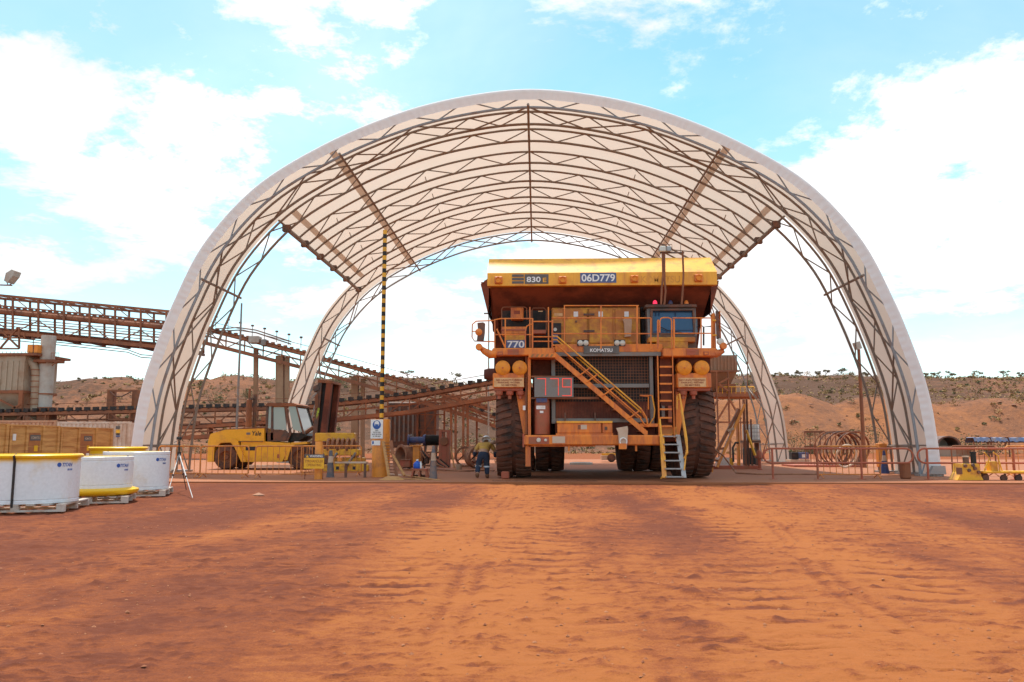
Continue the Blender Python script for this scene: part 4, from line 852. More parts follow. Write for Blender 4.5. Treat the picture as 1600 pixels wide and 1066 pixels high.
def rim(px_right, Yc, r, ztop, label, top_flange=False, bottom_flange=False, z0=0.155, strap=None, logo=True, over=False):
    xr = W(px_right, 745, Yc).x; cx = xr-r; t_ = thing('rim_cylinder', label, 'wheel rim', (cx, Yc, 0.155), 'new haul truck wheel rims')
    zb_ = z0+(0.16 if bottom_flange else 0.0); wl = 'rim_white_overspray' if over else 'rim_white'
    br = MB().lathe([(r-0.05, zb_+0.02), (r, zb_), (r, zb_+0.05), (r-0.012, zb_+0.06), (r-0.012, zb_+0.07), (r, zb_+0.08), (r, ztop-0.10), (r-0.012, ztop-0.09), (r-0.012, ztop-0.08), (r, ztop-0.07), (r, ztop-0.01), (r-0.015, ztop)], 72, 'z', (cx, Yc, 0)).build('barrel', wl, t_, smooth=30)
    MB().lathe([(r-0.016, ztop-0.001), (r-0.06, ztop-0.012), (r-0.06, zb_+0.1), (r-0.2, zb_+0.05)], 72, 'z', (cx, Yc, 0)).build('inner_wall', 'rim_yellow', t_, smooth=40)
    if top_flange: MB().lathe([(r-0.01, ztop-0.07), (r+0.035, ztop-0.06), (r+0.05, ztop-0.02), (r+0.02, ztop+0.008), (r-0.05, ztop+0.01), (r-0.07, ztop-0.03)], 72, 'z', (cx, Yc, 0)).build('flange', 'rim_yellow', t_, smooth=50)
    if bottom_flange: MB().lathe([(r-0.03, z0+0.17), (r+0.04, z0+0.15), (r+0.13, z0+0.12), (r+0.135, z0+0.09), (r+0.09, z0+0.03), (r-0.02, z0), (r-0.1, z0)], 72, 'z', (cx, Yc, 0)).build('flange', 'rim_yellow', t_, smooth=50)
    for a in (-1.2, -2.4, 0.8): MB().lathe([(0, 0), (0.022, 0), (0.022, 0.04), (0, 0.05)], 8, 'z', (cx+(r-0.09)*math.cos(a), Yc+(r-0.09)*math.sin(a), ztop-0.04)).build('valve', 'black', t_)
    if strap is not None:
        a = strap; pts = [(cx+(r+q)*math.cos(a), Yc+(r+q)*math.sin(a), z_) for q, z_ in ((-0.06, ztop-0.3), (-0.02, ztop+0.016), (0.055, ztop-0.02), (0.012, ztop-0.12), (0.012, 0.16), (0.012, 0.10))]
        MB().tube(pts, 0.022, 6).build('strap', 'black', t_)
    if logo:
        a = -0.27; MB().lathe([(0, r+0.004), (0.035, r+0.003)], 18, 'y', (0, 0, 0))
        m_ = MB(); aa = a-0.20
        for k in range(18): pass
        ring = [(cx+(r+0.004)*math.cos(aa+0.042*math.cos(q)/r), Yc+(r+0.004)*math.sin(aa+0.042*math.cos(q)/r), ztop-0.19+0.042*math.sin(q)) for q in [i*6.283/20 for i in range(20)]]
        MB().add(ring, [tuple(range(20))]).build('emblem', 'logo_blue', br)
        TEXTCYL('lettering', 'TITAN', 'logo_blue', br, (cx, Yc), r, a+0.02, ztop-0.19, 0.07, 0.24)
        for k in range(3): 
            a2 = a+0.02+k*0.055; q = [(cx+(r+0.004)*math.cos(a2+e), Yc+(r+0.004)*math.sin(a2+e), ztop-0.30+f_) for e, f_ in ((0, 0), (0.035, 0), (0.038, 0.035), (0.003, 0.035))]
            MB().add(q, [(0, 1, 2, 3)]).build('print_mark', 'logo_blue', br)
    return cx
Ya, Yb_, Yc_, Yd_ = 15.75, 17.75, 20.0, 23.2
ca = rim(116, Ya, 0.82, W(60, 711, Ya-0.8).z, 'white wheel rim with yellow top lip and black strap, nearest and cut by the frame', top_flange=True, strap=-1.38, over=True)
cb2 = rim(202, Yb_, 0.74, W(160, 714, Yb_-0.7).z, 'white wheel rim standing on a wide yellow bottom flange, second from the front', bottom_flange=True)
cc2 = rim(260, Yc_, 0.75, W(212, 706, Yc_-0.7).z, 'white wheel rim with yellow inside beside the camera tripod, third from the front')
cd2 = rim(222, Yd_, 0.72, W(195, 699, Yd_-0.7).z, 'yellow topped wheel rim mostly hidden behind the third white rim', top_flange=True, logo=False, over=True)
pallet('pale wooden pallet under the nearest strapped wheel rim', ca, Ya, 1.66, 0.25); pallet('wooden pallet under the rim with the yellow bottom flange', cb2, Yb_, 1.5, 0.35)
pallet('pale wooden pallet under the rim beside the tripod', cc2, Yc_, 1.55, 0.3)
# ================================================================ PLYWOOD CRATES
def crate(px0, px1, Y0_, Y1_, pt0, pt1, label, tags):
    a = W(px0, 700, Y0_); b_ = W(px1, 700, Y1_); top = (W(px0, pt0, Y0_).z+W(px1, pt1, Y1_).z)/2
    d = Vector((b_.x-a.x, b_.y-a.y, 0)); ln = d.length; rz = math.atan2(d.y, d.x)
    t_ = local(thing('plywood_crate', label, 'crate', (a.x, a.y, 0.0), 'plywood crates in a row', rz))
    B('front_panel', 'ply', t_, 0, ln, 0.03, 0.05, 0.06, top-0.02); B('crate_top', 'ply', t_, -0.02, ln+0.02, 0.0, 1.2, top-0.019, top+0.01); B('side_panel', 'ply_dark', t_, ln-0.03, ln-0.01, 0.06, 1.18, 0.06, top-0.02); B('side_panel', 'ply_dark', t_, 0.01, 0.03, 0.06, 1.18, 0.06, top-0.02); B('back_panel', 'ply', t_, 0.04, ln-0.04, 1.15, 1.17, 0.06, top-0.02)
    B('skid', 'timber', t_, 0, ln, 0.05, 0.17, 0.0, 0.059); B('skid', 'timber', t_, 0, ln, 1.0, 1.12, 0.0, 0.059)
    for u in (0.0, 0.30, 0.62, 0.93): B('batten', 'ply', t_, u*(ln-0.1)/0.93, u*(ln-0.1)/0.93+0.10, -0.012, 0.029, 0.06, top-0.02)
    for z_ in (0.5, 0.95, 1.35):
        for u in (0, 1, 2): B('slat', 'ply_dark' if u == 1 else 'ply', t_, (0.02+0.31*u)*ln+0.10, (0.31*u+0.30)*ln-0.02, 0.014, 0.0295, z_-0.2, z_+0.18)
    u = ln*0.5; B('stencil', 'plate_grey', t_, u-0.24, u+0.24, 0.006, 0.0135, top-0.42, top-0.26); TEXT('lettering', 'KOMATSU', 'cream', t_, (u, 0.004, top-0.34), 0.07, 0.4)
    B('yellow_label', 'rim_yellow', t_, u-0.03, u+0.13, 0.006, 0.0135, top-0.72, top-0.56); B('white_label', 'sign_white', t_, u-0.06, u+0.12, 0.006, 0.0135, top-1.0, top-0.80)
    if tags: B('paper_tag', 'sign_white', t_, 0.13, 0.26, -0.006, 0.0135, top-0.42, top-0.24)
crate(-62, 12, 20.2, 21.8, 660, 663.5, 'plywood crate at the left frame edge behind the nearest wheel rim', False)
crate(14, 92, 21.9, 24.2, 663.7, 666.5, 'plywood crate with a small white paper tag, second from the left', True)
crate(94, 175, 24.3, 27.6, 667, 670, 'plywood crate at the right end of the row before the white container', False)
# ================================================================ SHIPPING CONTAINERS
def container(px0, px1, Y, pyt, label, m='cream', logo=False):
    x0, x1 = W(px0, 690, Y).x, W(px1, 690, Y).x; zt_ = W(px0, pyt, Y).z
    t_ = thing('shipping_container', label, 'container', ((x0+x1)/2, Y, 0.045), 'shipping containers')
    B('shell', m, t_, x0+0.08, x1-0.08, Y+0.06, Y+2.4, 0.15, zt_-0.06); n_ = int((x1-x0-0.3)/0.26)
    for k in range(n_): B('corrugation', m, t_, x0+0.16+k*0.26, x0+0.30+k*0.26, Y+0.02, Y+0.059, 0.22, zt_-0.14)
    for x_ in (x0, x1-0.14): B('corner_post', m, t_, x_, x_+0.14, Y-0.01, Y+0.13, 0.05, zt_)
    B('top_rail', m, t_, x0+0.141, x1-0.141, Y, Y+0.1, zt_-0.12, zt_); B('bottom_rail', 'rust_steel', t_, x0+0.141, x1-0.141, Y, Y+0.1, 0.05, 0.2)
    if logo:
        for (py0, py1, m_) in ((666, 670.5, 'plate_grey'), (671.5, 677, 'sign_yellow'), (677.3, 679.5, 'ink'), (680.5, 683, 'plate_blue')): PB('logo_block', m_, t_, 181, py0, 187, py1, Y-0.005, 0.02)
mat('container_white', (0.66, 0.56, 0.46), 0.6, dust=(0.50, 0.33, 0.22), amt=0.4, scale=0.8); mat('container_tan', (0.60, 0.36, 0.22), 0.6, dust=(0.48, 0.24, 0.13), amt=0.5, scale=0.8)
container(88, 203, 49, 659, 'white shipping container with a dark and yellow logo beside the shelter leg', 'container_white', True)
container(-20, 86, 50, 657, 'tan shipping container behind the plywood crates', 'container_tan')
# ================================================================ CAMERA TRIPOD
tp = G(283, 768); t_ = thing('camera_tripod', 'silver camera tripod with a small black camera standing on red dirt', 'tripod', (tp.x, tp.y, 0))
ap = W(280, 709, tp.y)
for px, py in ((262, 772), (301, 779), (291, 766)):
    f_ = G(px, py); mid = ap.lerp(f_, 0.55); l_ = T('leg', 'galv', t_, [ap, mid], 0.016, 6); T('leg_extension', 'galv' if px != 291 else 'black', l_, [mid, f_+Vector((0, 0, 0.01))], 0.011, 6); MB().cyl(mid-Vector((0, 0, 0.03)), mid+Vector((0, 0, 0.03)), 0.024, n=8).build('leg_lock', 'black', l_)
T('centre_column', 'black', t_, [W(280, 726, tp.y), W(280, 690, tp.y)], 0.016, 6); MB().cyl(ap-Vector((0, 0, 0.05)), ap+Vector((0, 0, 0.05)), 0.05, n=10).build('shoulder', 'black', t_)
hd_ = W(280, 686, tp.y); cm = B('camera', 'black', t_, hd_.x-0.06, hd_.x+0.06, tp.y-0.04, tp.y+0.04, hd_.z-0.02, hd_.z+0.055, bev=0.01); MB().cyl(hd_+Vector((0, 0.04, 0.018)), hd_+Vector((0, 0.1, 0.018)), 0.03, n=12).build('camera_lens', 'black', cm)
T('pan_handle', 'black', t_, [hd_-Vector((0, 0, 0.03)), hd_+Vector((-0.10, -0.06, -0.09))], 0.008, 5)
# ================================================================ CROWD BARRIERS
def barrier(px0, px1, Y, label, m='barrier_orange', h=1.08, n=None, zb=0.14, rz=0.0, base=0.045):
    x0, x1 = W(px0, 745, Y).x, W(px1, 745, Y).x; L_ = x1-x0; t_ = local(thing('crowd_barrier', label, 'barrier', (x0, Y, base), 'crowd control barriers', rz)); r_ = 0.10
    fr = [(0, 0, zb), (0, 0, h-r_)]+[(r_-r_*math.cos(a), 0, h-r_+r_*math.sin(a)) for a in (0.4, 0.8, 1.2)]+[(r_, 0, h), (L_-r_, 0, h)]+[(L_-r_+r_*math.sin(a), 0, h-r_+r_*math.cos(a)) for a in (0.4, 0.8, 1.2)]+[(L_, 0, h-r_), (L_, 0, zb)]
    T('frame', m, t_, fr, 0.026, 8); T('bottom_rail', m, t_, [(0, 0, zb), (L_, 0, zb)], 0.022, 6); n = n or max(4, int(L_/0.19))
    for k in range(1, n): T('upright', m, t_, [(L_*k/n, 0, zb), (L_*k/n, 0, h-0.01)], 0.0125, 5)
    for x_ in (0.10, L_-0.10): T('foot', m, t_, [(x_, -0.3, 0.02), (x_, -0.12, 0.09), (x_, 0, zb), (x_, 0.12, 0.09), (x_, 0.3, 0.02)], 0.017, 6)
    return t_
barrier(246, 311, 28.6, 'orange crowd barrier behind the tripod, leftmost of the row', rz=0.05)
barrier(312, 388, 28.4, 'orange crowd barrier in front of the forklift rear wheel', rz=-0.02); barrier(398, 500, 28.2, 'orange crowd barrier in front of the forklift cab', rz=0.03)
barrier(470, 564, 30.0, 'orange crowd barrier behind the tyrehandler warning sign')
# ================================================================ BOLLARDS, SIGNS, CONES
b1 = G(592, 748); zt1 = W(592, 655, b1.y).z
bo = thing('bollard', 'wide tall orange bollard carrying a white and blue safety sign', 'bollard', (b1.x, b1.y+0.3, 0.045))
MB().lathe([(0.315, 0.02), (0.31, zt1-0.03), (0.29, zt1), (0, zt1+0.01)], 32, 'z', (b1.x, b1.y+0.3, 0)).build('post', 'bollard_orange', bo, smooth=40)
sgn = PB('sign_board', 'sign_white', bo, 579.5, 655.8, 598, 685.5, b1.y-0.04, 0.02, bev=0.004); PB('notice', 'sign_white', bo, 580.5, 688.5, 594, 696, b1.y-0.035, 0.012)
cs = W(588.7, 664, b1.y-0.045); MB().add([(cs.x+0.145*math.cos(a), cs.y, cs.z+0.155*math.sin(a)) for a in [i*6.283/28 for i in range(28)]], [tuple(range(28))]).build('blue_disc', 'sign_blue', sgn)
MB().add([(cs.x+0.085*math.cos(a), cs.y-0.003, cs.z+0.03+0.10*math.sin(a)) for a in [i*6.283/24 for i in range(24)]], [tuple(range(24))]).build('head_symbol', 'sign_white', sgn)
MB().add([(cs.x+0.065*u, cs.y-0.006, cs.z+v) for u, v in ((-1, 0.03), (-0.3, 0.015), (0, 0.03), (0.3, 0.015), (1, 0.03), (0.8, -0.07), (0, -0.12), (-0.8, -0.07))], [tuple(range(8))]).build('mask_symbol', 'sign_blue', sgn)
MB().add([(cs.x+0.08*math.cos(a), cs.y-0.006, cs.z+0.075+0.06*math.sin(a)) for a in [i*math.pi/12 for i in range(13)]], [tuple(range(13))]).build('helmet_symbol', 'sign_white', sgn)
for k, s_ in enumerate(('DUST', 'PROTECTION', 'MUST BE WORN', 'IN THIS AREA')):
    x_, z_ = XZ(588.8, 672.6+k*3.1, b1.y-0.042); TEXT('lettering', s_, 'ink', sgn, (x_, b1.y-0.041, z_), 0.042, (0.11, 0.26, 0.33, 0.27)[k])
PB('notice_mark', 'sign_blue', bo, 581.5, 689.5, 584, 694, b1.y-0.04, 0.004)
# striped height pole
sp_ = W(596, 660, 29.6); st = thing('striped_pole', 'tall thin pole with black and yellow bands behind the big bollard', 'pole', (sp_.x, 29.6, 0.045)); ztop = W(599, 360, 29.6).z
mat('stripe_yellow', (0.80, 0.40, 0.03), 0.5); n_ = 56
for k in range(n_):
    z0_, z1_ = 0.05+(ztop-0.05)*k/n_, 0.05+(ztop-0.05)*(k+1)/n_; MB().cyl((sp_.x, 29.6, z0_), (sp_.x, 29.6, z1_), 0.075, n=12, caps=(k == n_-1)).build('band', 'stripe_yellow' if k % 2 else 'black', st, smooth=50)
b2 = G(497, 751); o2 = thing('bollard', 'short thin orange bollard behind the yellow warning sign', 'bollard', (b2.x, b2.y, 0))
MB().lathe([(0.13, -0.01), (0.125, W(497, 690, b2.y).z-0.02), (0.11, W(497, 690, b2.y).z), (0, W(497, 690, b2.y).z)], 20, 'z', (b2.x, b2.y, 0)).build('post', 'bollard_orange', o2, smooth=40); T('chain_arm', 'rust_steel', o2, [W(499, 692, b2.y), W(508, 690, b2.y+0.1)], 0.03, 6)
Yw = b2.y-0.35; ws = thing('warning_sign', 'yellow warning sign on a thin stand in front of the short bollard', 'sign', (W(490, 745, Yw).x, Yw, 0))
bd = PB('board', 'sign_yellow', ws, 475, 715.8, 506, 732.5, Yw, 0.015); hd2 = PB('header', 'plate_grey', ws, 476, 710, 507, 715.6, Yw, 0.015)
x_, z_ = XZ(494, 712.8, Yw-0.002); TEXT('lettering', 'WARNING', 'sign_white', hd2, (x_, Yw, z_), 0.075, 0.43)
tr_ = [W(478, 715, Yw-0.004), W(482.5, 715, Yw-0.004), W(480.2, 711, Yw-0.004)]; MB().add(tr_, [(0, 1, 2)]).build('hazard_triangle', 'sign_yellow', hd2)
for k, s_ in enumerate(('TYREHANDLER', 'OPERATING')): x_, z_ = XZ(490.5, 720.8+k*6, Yw-0.002); TEXT('lettering', s_, 'ink_red', bd, (x_, Yw, z_), 0.085, (0.60, 0.48)[k], bold=False)
for px in (477, 505): T('stand_leg', 'rust_steel', ws, [W(px+1, 708, Yw+0.03), G(px-1, 751)], 0.012, 5)
def cone_post(px, pyb, pyt, label, col='cone_grey', tip=0.055, bot=0.14, band=True):
    c_ = G(px, pyb); z_ = W(px, pyt, c_.y).z; t_ = thing('traffic_cone', label, 'traffic cone', (c_.x, c_.y, 0.045), 'slim traffic cones')
    def rr(f): return bot+(tip-bot)*f
    MB().lathe([(bot, 0.046), (rr(0.57), z_*0.57)], 18, 'z', (c_.x, c_.y, 0)).build('cone_body', col, t_, smooth=50)
    MB().lathe([(rr(0.57)+0.004, z_*0.57), (rr(0.8)+0.004, z_*0.8)], 18, 'z', (c_.x, c_.y, 0)).build('reflective_band', 'cream', t_, smooth=50)
    MB().lathe([(rr(0.8), z_*0.8), (rr(1), z_), (0, z_+0.01)], 18, 'z', (c_.x, c_.y, 0)).build('cone_tip', col, t_, smooth=50)
cone_post(516, 748, 704, 'slim grey traffic cone beside the warning sign'); cone_post(677, 750, 697, 'tall blue grey traffic cone with white band beside the red stool', 'cone_grey')
cone_post(686.5, 732, 711, 'small traffic cone behind the tall grey cone', 'cone_grey', 0.04, 0.12); cone_post(1383, 742, 704, 'dark blue traffic cone beside the right shelter leg', 'blue_paint', 0.04, 0.17)
cone_post(834.5, 736, 712, 'pale traffic cone seen between the front and rear truck tyres', 'cream', 0.04, 0.13)
# ================================================================ FORKLIFT
YFk = 36.6; DW = 2.5; fk = thing('tyre_handler_forklift', 'yellow heavy forklift with dark cab and tall rust brown mast facing right', 'forklift', (W(410, 733, YFk).x, YFk+1.2, 0.045))
def FP(pts, y0, y1, nm, m, par=fk): return MB().prism([(W(a, b_, YFk).x, W(a, b_, YFk).z) for a, b_ in pts], YFk+y0, YFk+y1, 'y').build(nm, m, par)
FY = 'fork_yellow'
FP([(323, 722), (324, 690), (328, 678), (352, 671.5), (412, 669.5), (412, 690), (368, 690), (362, 688), (340, 688), (334, 700), (333, 722)], 0.06, DW-0.06, 'hood', FY)
FP([(375, 690), (412, 690), (446, 692), (452, 692), (447, 706), (440, 722), (382, 722), (376, 706)], 0.1, DW-0.1, 'chassis', FY)
FP([(336, 697), (339, 686.5), (366, 685), (371, 688), (377, 704), (384, 718), (384, 722), (377, 722), (367, 700), (361, 691.5), (345, 692), (340, 697)], -0.02, 0.55, 'rear_fender', FY)
FP([(444, 719), (452, 695), (456, 691.5), (480, 690.5), (480, 694), (460, 695), (455, 699), (449, 719)], -0.02, 0.55, 'front_fender', FY)
PB('hood_seam', 'dark_steel', fk, 367, 689.3, 411, 690.3, YFk+0.04, 0.02); x_, z_ = XZ(401, 677.3, YFk+0.055); TEXT('lettering', 'Yale', 'ink', fk, (x_, YFk+0.06, z_), 0.20, 0.42, shear=0.2)
PB('hood_badge', 'grey_steel', fk, 385, 676, 391, 679.5, YFk+0.05, 0.008); PB('grille', 'ink', fk, 384, 698, 399, 704, YFk+0.09, 0.008); PB('tail_lamp', 'red_steel', fk, 433, 710, 437, 716, YFk+0.08, 0.015)
def fwheel(px, py, r_):
    c_ = W(px, py, YFk)
    for dy in (0.02, DW-0.62):
        t_ = MB().lathe([(r_*0.5, 0), (r_*0.9, 0.02), (r_, 0.10), (r_, 0.5), (r_*0.9, 0.58), (r_*0.5, 0.6)], 32, 'y', (c_.x, YFk+dy, r_+0.045)).build('wheel', 'rubber', fk, smooth=40)
        MB().lathe([(0, 0.1), (r_*0.18, 0.08), (r_*0.22, 0.14), (r_*0.4, 0.16), (r_*0.5, 0.05), (r_*0.52, 0.05), (r_*0.52, 0.5), (0, 0.5)], 24, 'y', (c_.x, YFk+dy, r_+0.045)).build('wheel_hub', 'rust_steel', t_, smooth=40)
fwheel(352, 715, 0.55); fwheel(468, 715, 0.58)
# cab: posts and glass of its own
CY0, CY1 = 0.25, DW-0.25
FP([(411, 690), (444, 690), (449, 676), (411, 676)], CY0, CY1, 'cab_base', 'dark_steel'); 
for pts in ([(411, 690), (414.5, 690), (416.5, 632), (413.5, 632)], [(420, 688), (424, 688), (424, 634), (421, 634)], [(443, 690), (447, 690), (452.5, 677), (445.5, 634), (442, 634), (448.5, 676)]):
    for y0 in (CY0, CY1-0.08): FP(pts, y0, y0+0.08, 'cab_post', 'dark_steel')
FP([(413, 632.5), (416, 629.5), (456, 629.5), (462, 632), (462, 634.5), (413, 634.5)], CY0-0.06, CY1+0.06, 'cab_roof', 'rust_steel')
FP([(424.2, 671), (445, 672), (441, 636), (424.2, 636)], CY0+0.03, CY0+0.045, 'door_glass', 'clear_glass'); FP([(424.2, 688), (443, 688), (447, 675), (444, 672.5), (424.2, 672)], CY0+0.02, CY0+0.05, 'door_panel', 'dark_steel')
FP([(415.5, 669), (420, 669), (421, 635), (417, 635)], CY0+0.03, CY0+0.045, 'rear_glass', 'clear_glass')
a = [W(448, 635, YFk), W(459, 635, YFk), W(471, 676, YFk), W(455, 671, YFk)]
MB().add([(p.x, YFk+CY0+0.02, p.z) for p in a], [(0, 1, 2, 3)]).build('windscreen_side', 'clear_glass', fk); MB().add([(a[1].x, YFk+CY0+0.02, a[1].z), (a[1].x, YFk+CY1, a[1].z), (a[2].x, YFk+CY1, a[2].z), (a[2].x, YFk+CY0+0.02, a[2].z)], [(0, 1, 2, 3)]).build('windscreen', 'clear_glass', fk)
for y0 in (CY0, CY1-0.06): FP([(459, 634), (461, 634), (473, 678), (470, 678)], y0, y0+0.06, 'front_post', 'dark_steel')
FP([(446, 690), (452, 677), (471, 677), (475, 681), (460, 690)], CY0+0.2, CY1-0.2, 'dash_cowl', 'black')
for pts, nm in (([(452, 692), (472, 679)], 'tilt_cylinder'), ([(472, 680), (490, 668)], 'tilt_cylinder')): T(nm, 'rust_steel', fk, [W(*pts[0], YFk+0.7), W(*pts[1], YFk+0.7)], 0.09, 8)
MB().lathe([(0.13, 0), (0.13, 1.25), (0.05, 1.3), (0.05, 1.75), (0, 1.75)], 16, 'z', W(388, 668, YFk+0.7)).build('exhaust_stack', 'rust_steel', fk, smooth=40); MB().lathe([(0.09, 0), (0.09, 1.5), (0, 1.5)], 12, 'z', W(397, 668, YFk+0.9)).build('air_intake', 'dark_steel', fk, smooth=40); PB('intake_cap', 'dark_steel', fk, 389, 622, 394, 625, YFk+0.6, 0.25)
for y0 in (0.35, DW-0.65):
    FP([(483, 700), (490, 700), (500, 594), (494, 594)], y0, y0+0.14, 'mast_rail', 'dark_steel'); FP([(494, 700), (503, 700), (515, 596), (507, 596)], y0+0.002, y0+0.30, 'mast_rail', 'under_red')
FP([(488, 700), (495, 700), (507, 594), (499, 594)], 0.6, DW-0.6, 'mast_back', 'black'); FP([(493, 597), (494, 592), (516, 594), (516, 598)], 0.33, DW-0.33, 'mast_crosshead', 'rust_steel')
for k in range(4): x_, z_ = XZ(496.5+k*0.9-1.5, 652-k*4.2, YFk+0.33); TEXT('lettering', 'Yale'[k], 'lime', fk, (x_, YFk+0.34, z_), 0.11, 0.10)
FP([(489, 618), (494, 614), (494, 636), (489, 640)], 0.3, 0.5, 'carriage_plate', 'rust_steel'); FP([(486, 604), (494, 600), (496, 608), (488, 612)], 0.3, DW-0.3, 'mast_bracket', 'dark_steel')
FP([(490, 690), (503, 690), (505, 733), (500, 733), (498, 700), (490, 700)], 0.4, 0.9, 'clamp_arm', 'dark_steel')
bl = thing('timber_board', 'pale board lying under the forklift between its wheels', 'board', (W(420, 729, 35.9).x, 36.1, 0.05)); PB('plank', 'cream', bl, 386, 727, 453, 731, 35.9, 0.5)
# ================================================================ CONVEYORS AND PLANT BEHIND
def V3(px, py, Y): return W(px, py, Y)
cg = thing('conveyor_gantry', 'rusty conveyor gantry truss crossing the sky at the left', 'conveyor', (W(100, 689, 62).x, 62, 0))
RS = 'rust_steel'; P0, P1 = (-60, 450), (300, 484)
def gpt(t, dpx, dy): a = P0[0]+(P1[0]-P0[0])*t; b_ = P0[1]+(P1[1]-P0[1])*t+dpx; p = W(a, b_, 62); return Vector((p.x, 62+dy, p.z))
for dpx, r_ in ((6, 0.09), (63, 0.13)):
    for dy in (0, 2.2): MB().bar(gpt(0, dpx, dy), gpt(1, dpx, dy), r_*1.6, r_*2).build('chord', RS, cg)
MB().tube([gpt(0, 31, 0.3), gpt(1, 31, 0.3)], 0.22, 10).build('pipe', RS, cg, smooth=50)
for dpx, r_ in ((22, 0.05), (26, 0.04), (40, 0.03), (44, 0.03), (48, 0.05), (53, 0.03)): MB().bar(gpt(0, dpx, 0.05), gpt(1, dpx, 0.05), r_*2, r_*2).build('service_rail', RS, cg)
MB().bar(gpt(0, 57, 1.1), gpt(1, 57, 1.1), 1.7, 0.10).build('walkway', 'dark_steel', cg); MB().bar(gpt(0, 24, 1.3), gpt(1, 24, 1.3), 1.2, 0.08).build('belt', 'black', cg)
n_ = 9
for k in range(n_+1):
    t = k/n_
    for dy in (0, 2.2): MB().bar(gpt(t, 6, dy), gpt(t, 63, dy), 0.13, 0.13).build('upright', RS, cg)
    MB().bar(gpt(t, 6, 0), gpt(t, 6, 2.2), 0.1, 0.1).build('cross_beam', RS, cg); MB().bar(gpt(t, 66, -0.1), gpt(t, 66, 2.3), 0.16, 0.2).build('cross_beam', 'dark_steel', cg)
    if k < n_: MB().bar(gpt(t, 6, 0), gpt(t+1/n_, 34, 0), 0.06, 0.06).build('diagonal', RS, cg); MB().bar(gpt(t+(1/n_ if k % 2 else 0), 63, 0), gpt(t+(0 if k % 2 else 1/n_), 40, 0), 0.07, 0.07).build('diagonal', RS, cg); MB().bar(gpt(t, 6, 0), gpt(t+1/n_, 6, 2.2), 0.05, 0.05).build('diagonal', RS, cg)
for k in range(36): MB().bar(gpt(k/36, 20, 0.7), gpt(k/36, 27, 0.7), 0.28, 0.12).build('idler', 'dark_steel', cg)
for dpx in (70, 74): T('cable', 'dark_steel', cg, [gpt(0.1, dpx, 0), gpt(0.5, dpx+1, 0), gpt(0.72, dpx+2, 0), gpt(0.78, dpx+8, 0), gpt(1, dpx+6, 0)], 0.035, 5)
for (a, b_), (c_, d_) in (((0, 515), (28, 542)), ((28, 512), (0, 545)), ((0, 545), (30, 545)), ((30, 512), (30, 545)), ((5, 528), (38, 528)), ((38, 520), (38, 530))): MB().bar(W(a, b_, 61.9), W(c_, d_, 61.9), 0.12, 0.12).build('hanger_frame', RS, cg)
def conveyor(nm, label, pts, Y, depth_px, legs, wide=1.6, rail=True, idl=0.85, base=None, mleg='concrete', idm='black', idw=1.0):
    P = [W(a, b_, Y) for a, b_ in pts]; t_ = thing(nm, label, 'conveyor', (P[0].x, Y, 0)); dz = depth_px*Y/FPX
    for i in range(len(P)-1):
        p, q = P[i], P[i+1]; off = Vector((0, wide, 0)); dn_ = Vector((0, 0, -dz))
        for dy in (Vector((0, 0, 0)), off):
            MB().bar(p+dy, q+dy, 0.12, 0.22).build('stringer', RS, t_); MB().bar(p+dy+dn_, q+dy+dn_, 0.14, 0.26).build('stringer', RS, t_)
        MB().bar(p+dn_*0.45+off*0.5, q+dn_*0.45+off*0.5, wide*0.7, 0.06).build('return_belt', 'rust_steel', t_); MB().bar(p+off*0.5+Vector((0, 0, 0.18)), q+off*0.5+Vector((0, 0, 0.18)), wide*0.75, 0.05).build('belt', 'dark_steel', t_)
        ln = (q-p).length; n_ = max(2, int(ln/idl))
        for k in range(n_):
            c_ = p.lerp(q, (k+0.5)/n_); B('idler', idm, t_, c_.x-0.17*idw, c_.x+0.17*idw, Y-0.10, Y+0.15, c_.z+0.12, c_.z+0.12+0.26*idw); B('idler_foot', RS, t_, c_.x-0.05, c_.x+0.05, Y-0.06, Y+0.02, c_.z+0.06, c_.z+0.139)
        n_ = max(2, int(ln/1.5))
        for k in range(n_):
            c0, c1 = p.lerp(q, k/n_), p.lerp(q, (k+1)/n_); MB().bar(c0, c0+dn_, 0.08, 0.08).build('upright', RS, t_); MB().bar(c0 if k % 2 else c0+dn_, (c1+dn_) if k % 2 else c1, 0.06, 0.06).build('diagonal', RS, t_)
            MB().bar(c0+dn_*0.5+Vector((0, -0.05, 0)), c1+dn_*0.55+Vector((0, -0.05, 0)), 0.05, 0.05).build('service_rail', RS, t_)
        if rail:
            MB().bar(p+Vector((0, wide+0.1, 0.75)), q+Vector((0, wide+0.1, 0.75)), 0.04, 0.04).build('handrail', RS, t_)
    for px, py, pyb, w_ in legs:
        a, b_ = W(px, py, Y+0.6), W(px, pyb, Y+0.6); MB().bar(a, (b_.x, b_.y, -0.1), w_, w_).build('column', mleg, t_)
    return t_
mat('tan_conc', (0.40, 0.25, 0.15), 0.8, dust=(0.32, 0.17, 0.09), amt=0.5, scale=0.4)
cA = conveyor('belt_conveyor', 'long rusty conveyor sloping down behind the left shelter legs', [(296, 508), (470, 552), (620, 594), (765, 640)], 62.5, 22, [(400, 545, 700, 0.30), (434, 556, 700, 0.26), (439, 556, 700, 0.48), (449, 558, 700, 0.30), (555, 588, 700, 0.50), (567, 592, 700, 0.28)], mleg='tan_conc', idm='rust_steel', idl=0.5, idw=0.7)
for pts in ([(300, 532), (340, 514), (372, 512), (400, 516), (455, 534)], [(300, 536), (340, 518), (372, 516), (400, 520), (455, 538)]): T('cable', 'dark_steel', cA, [W(a, b_, 62.3) for a, b_ in pts], 0.05, 5)
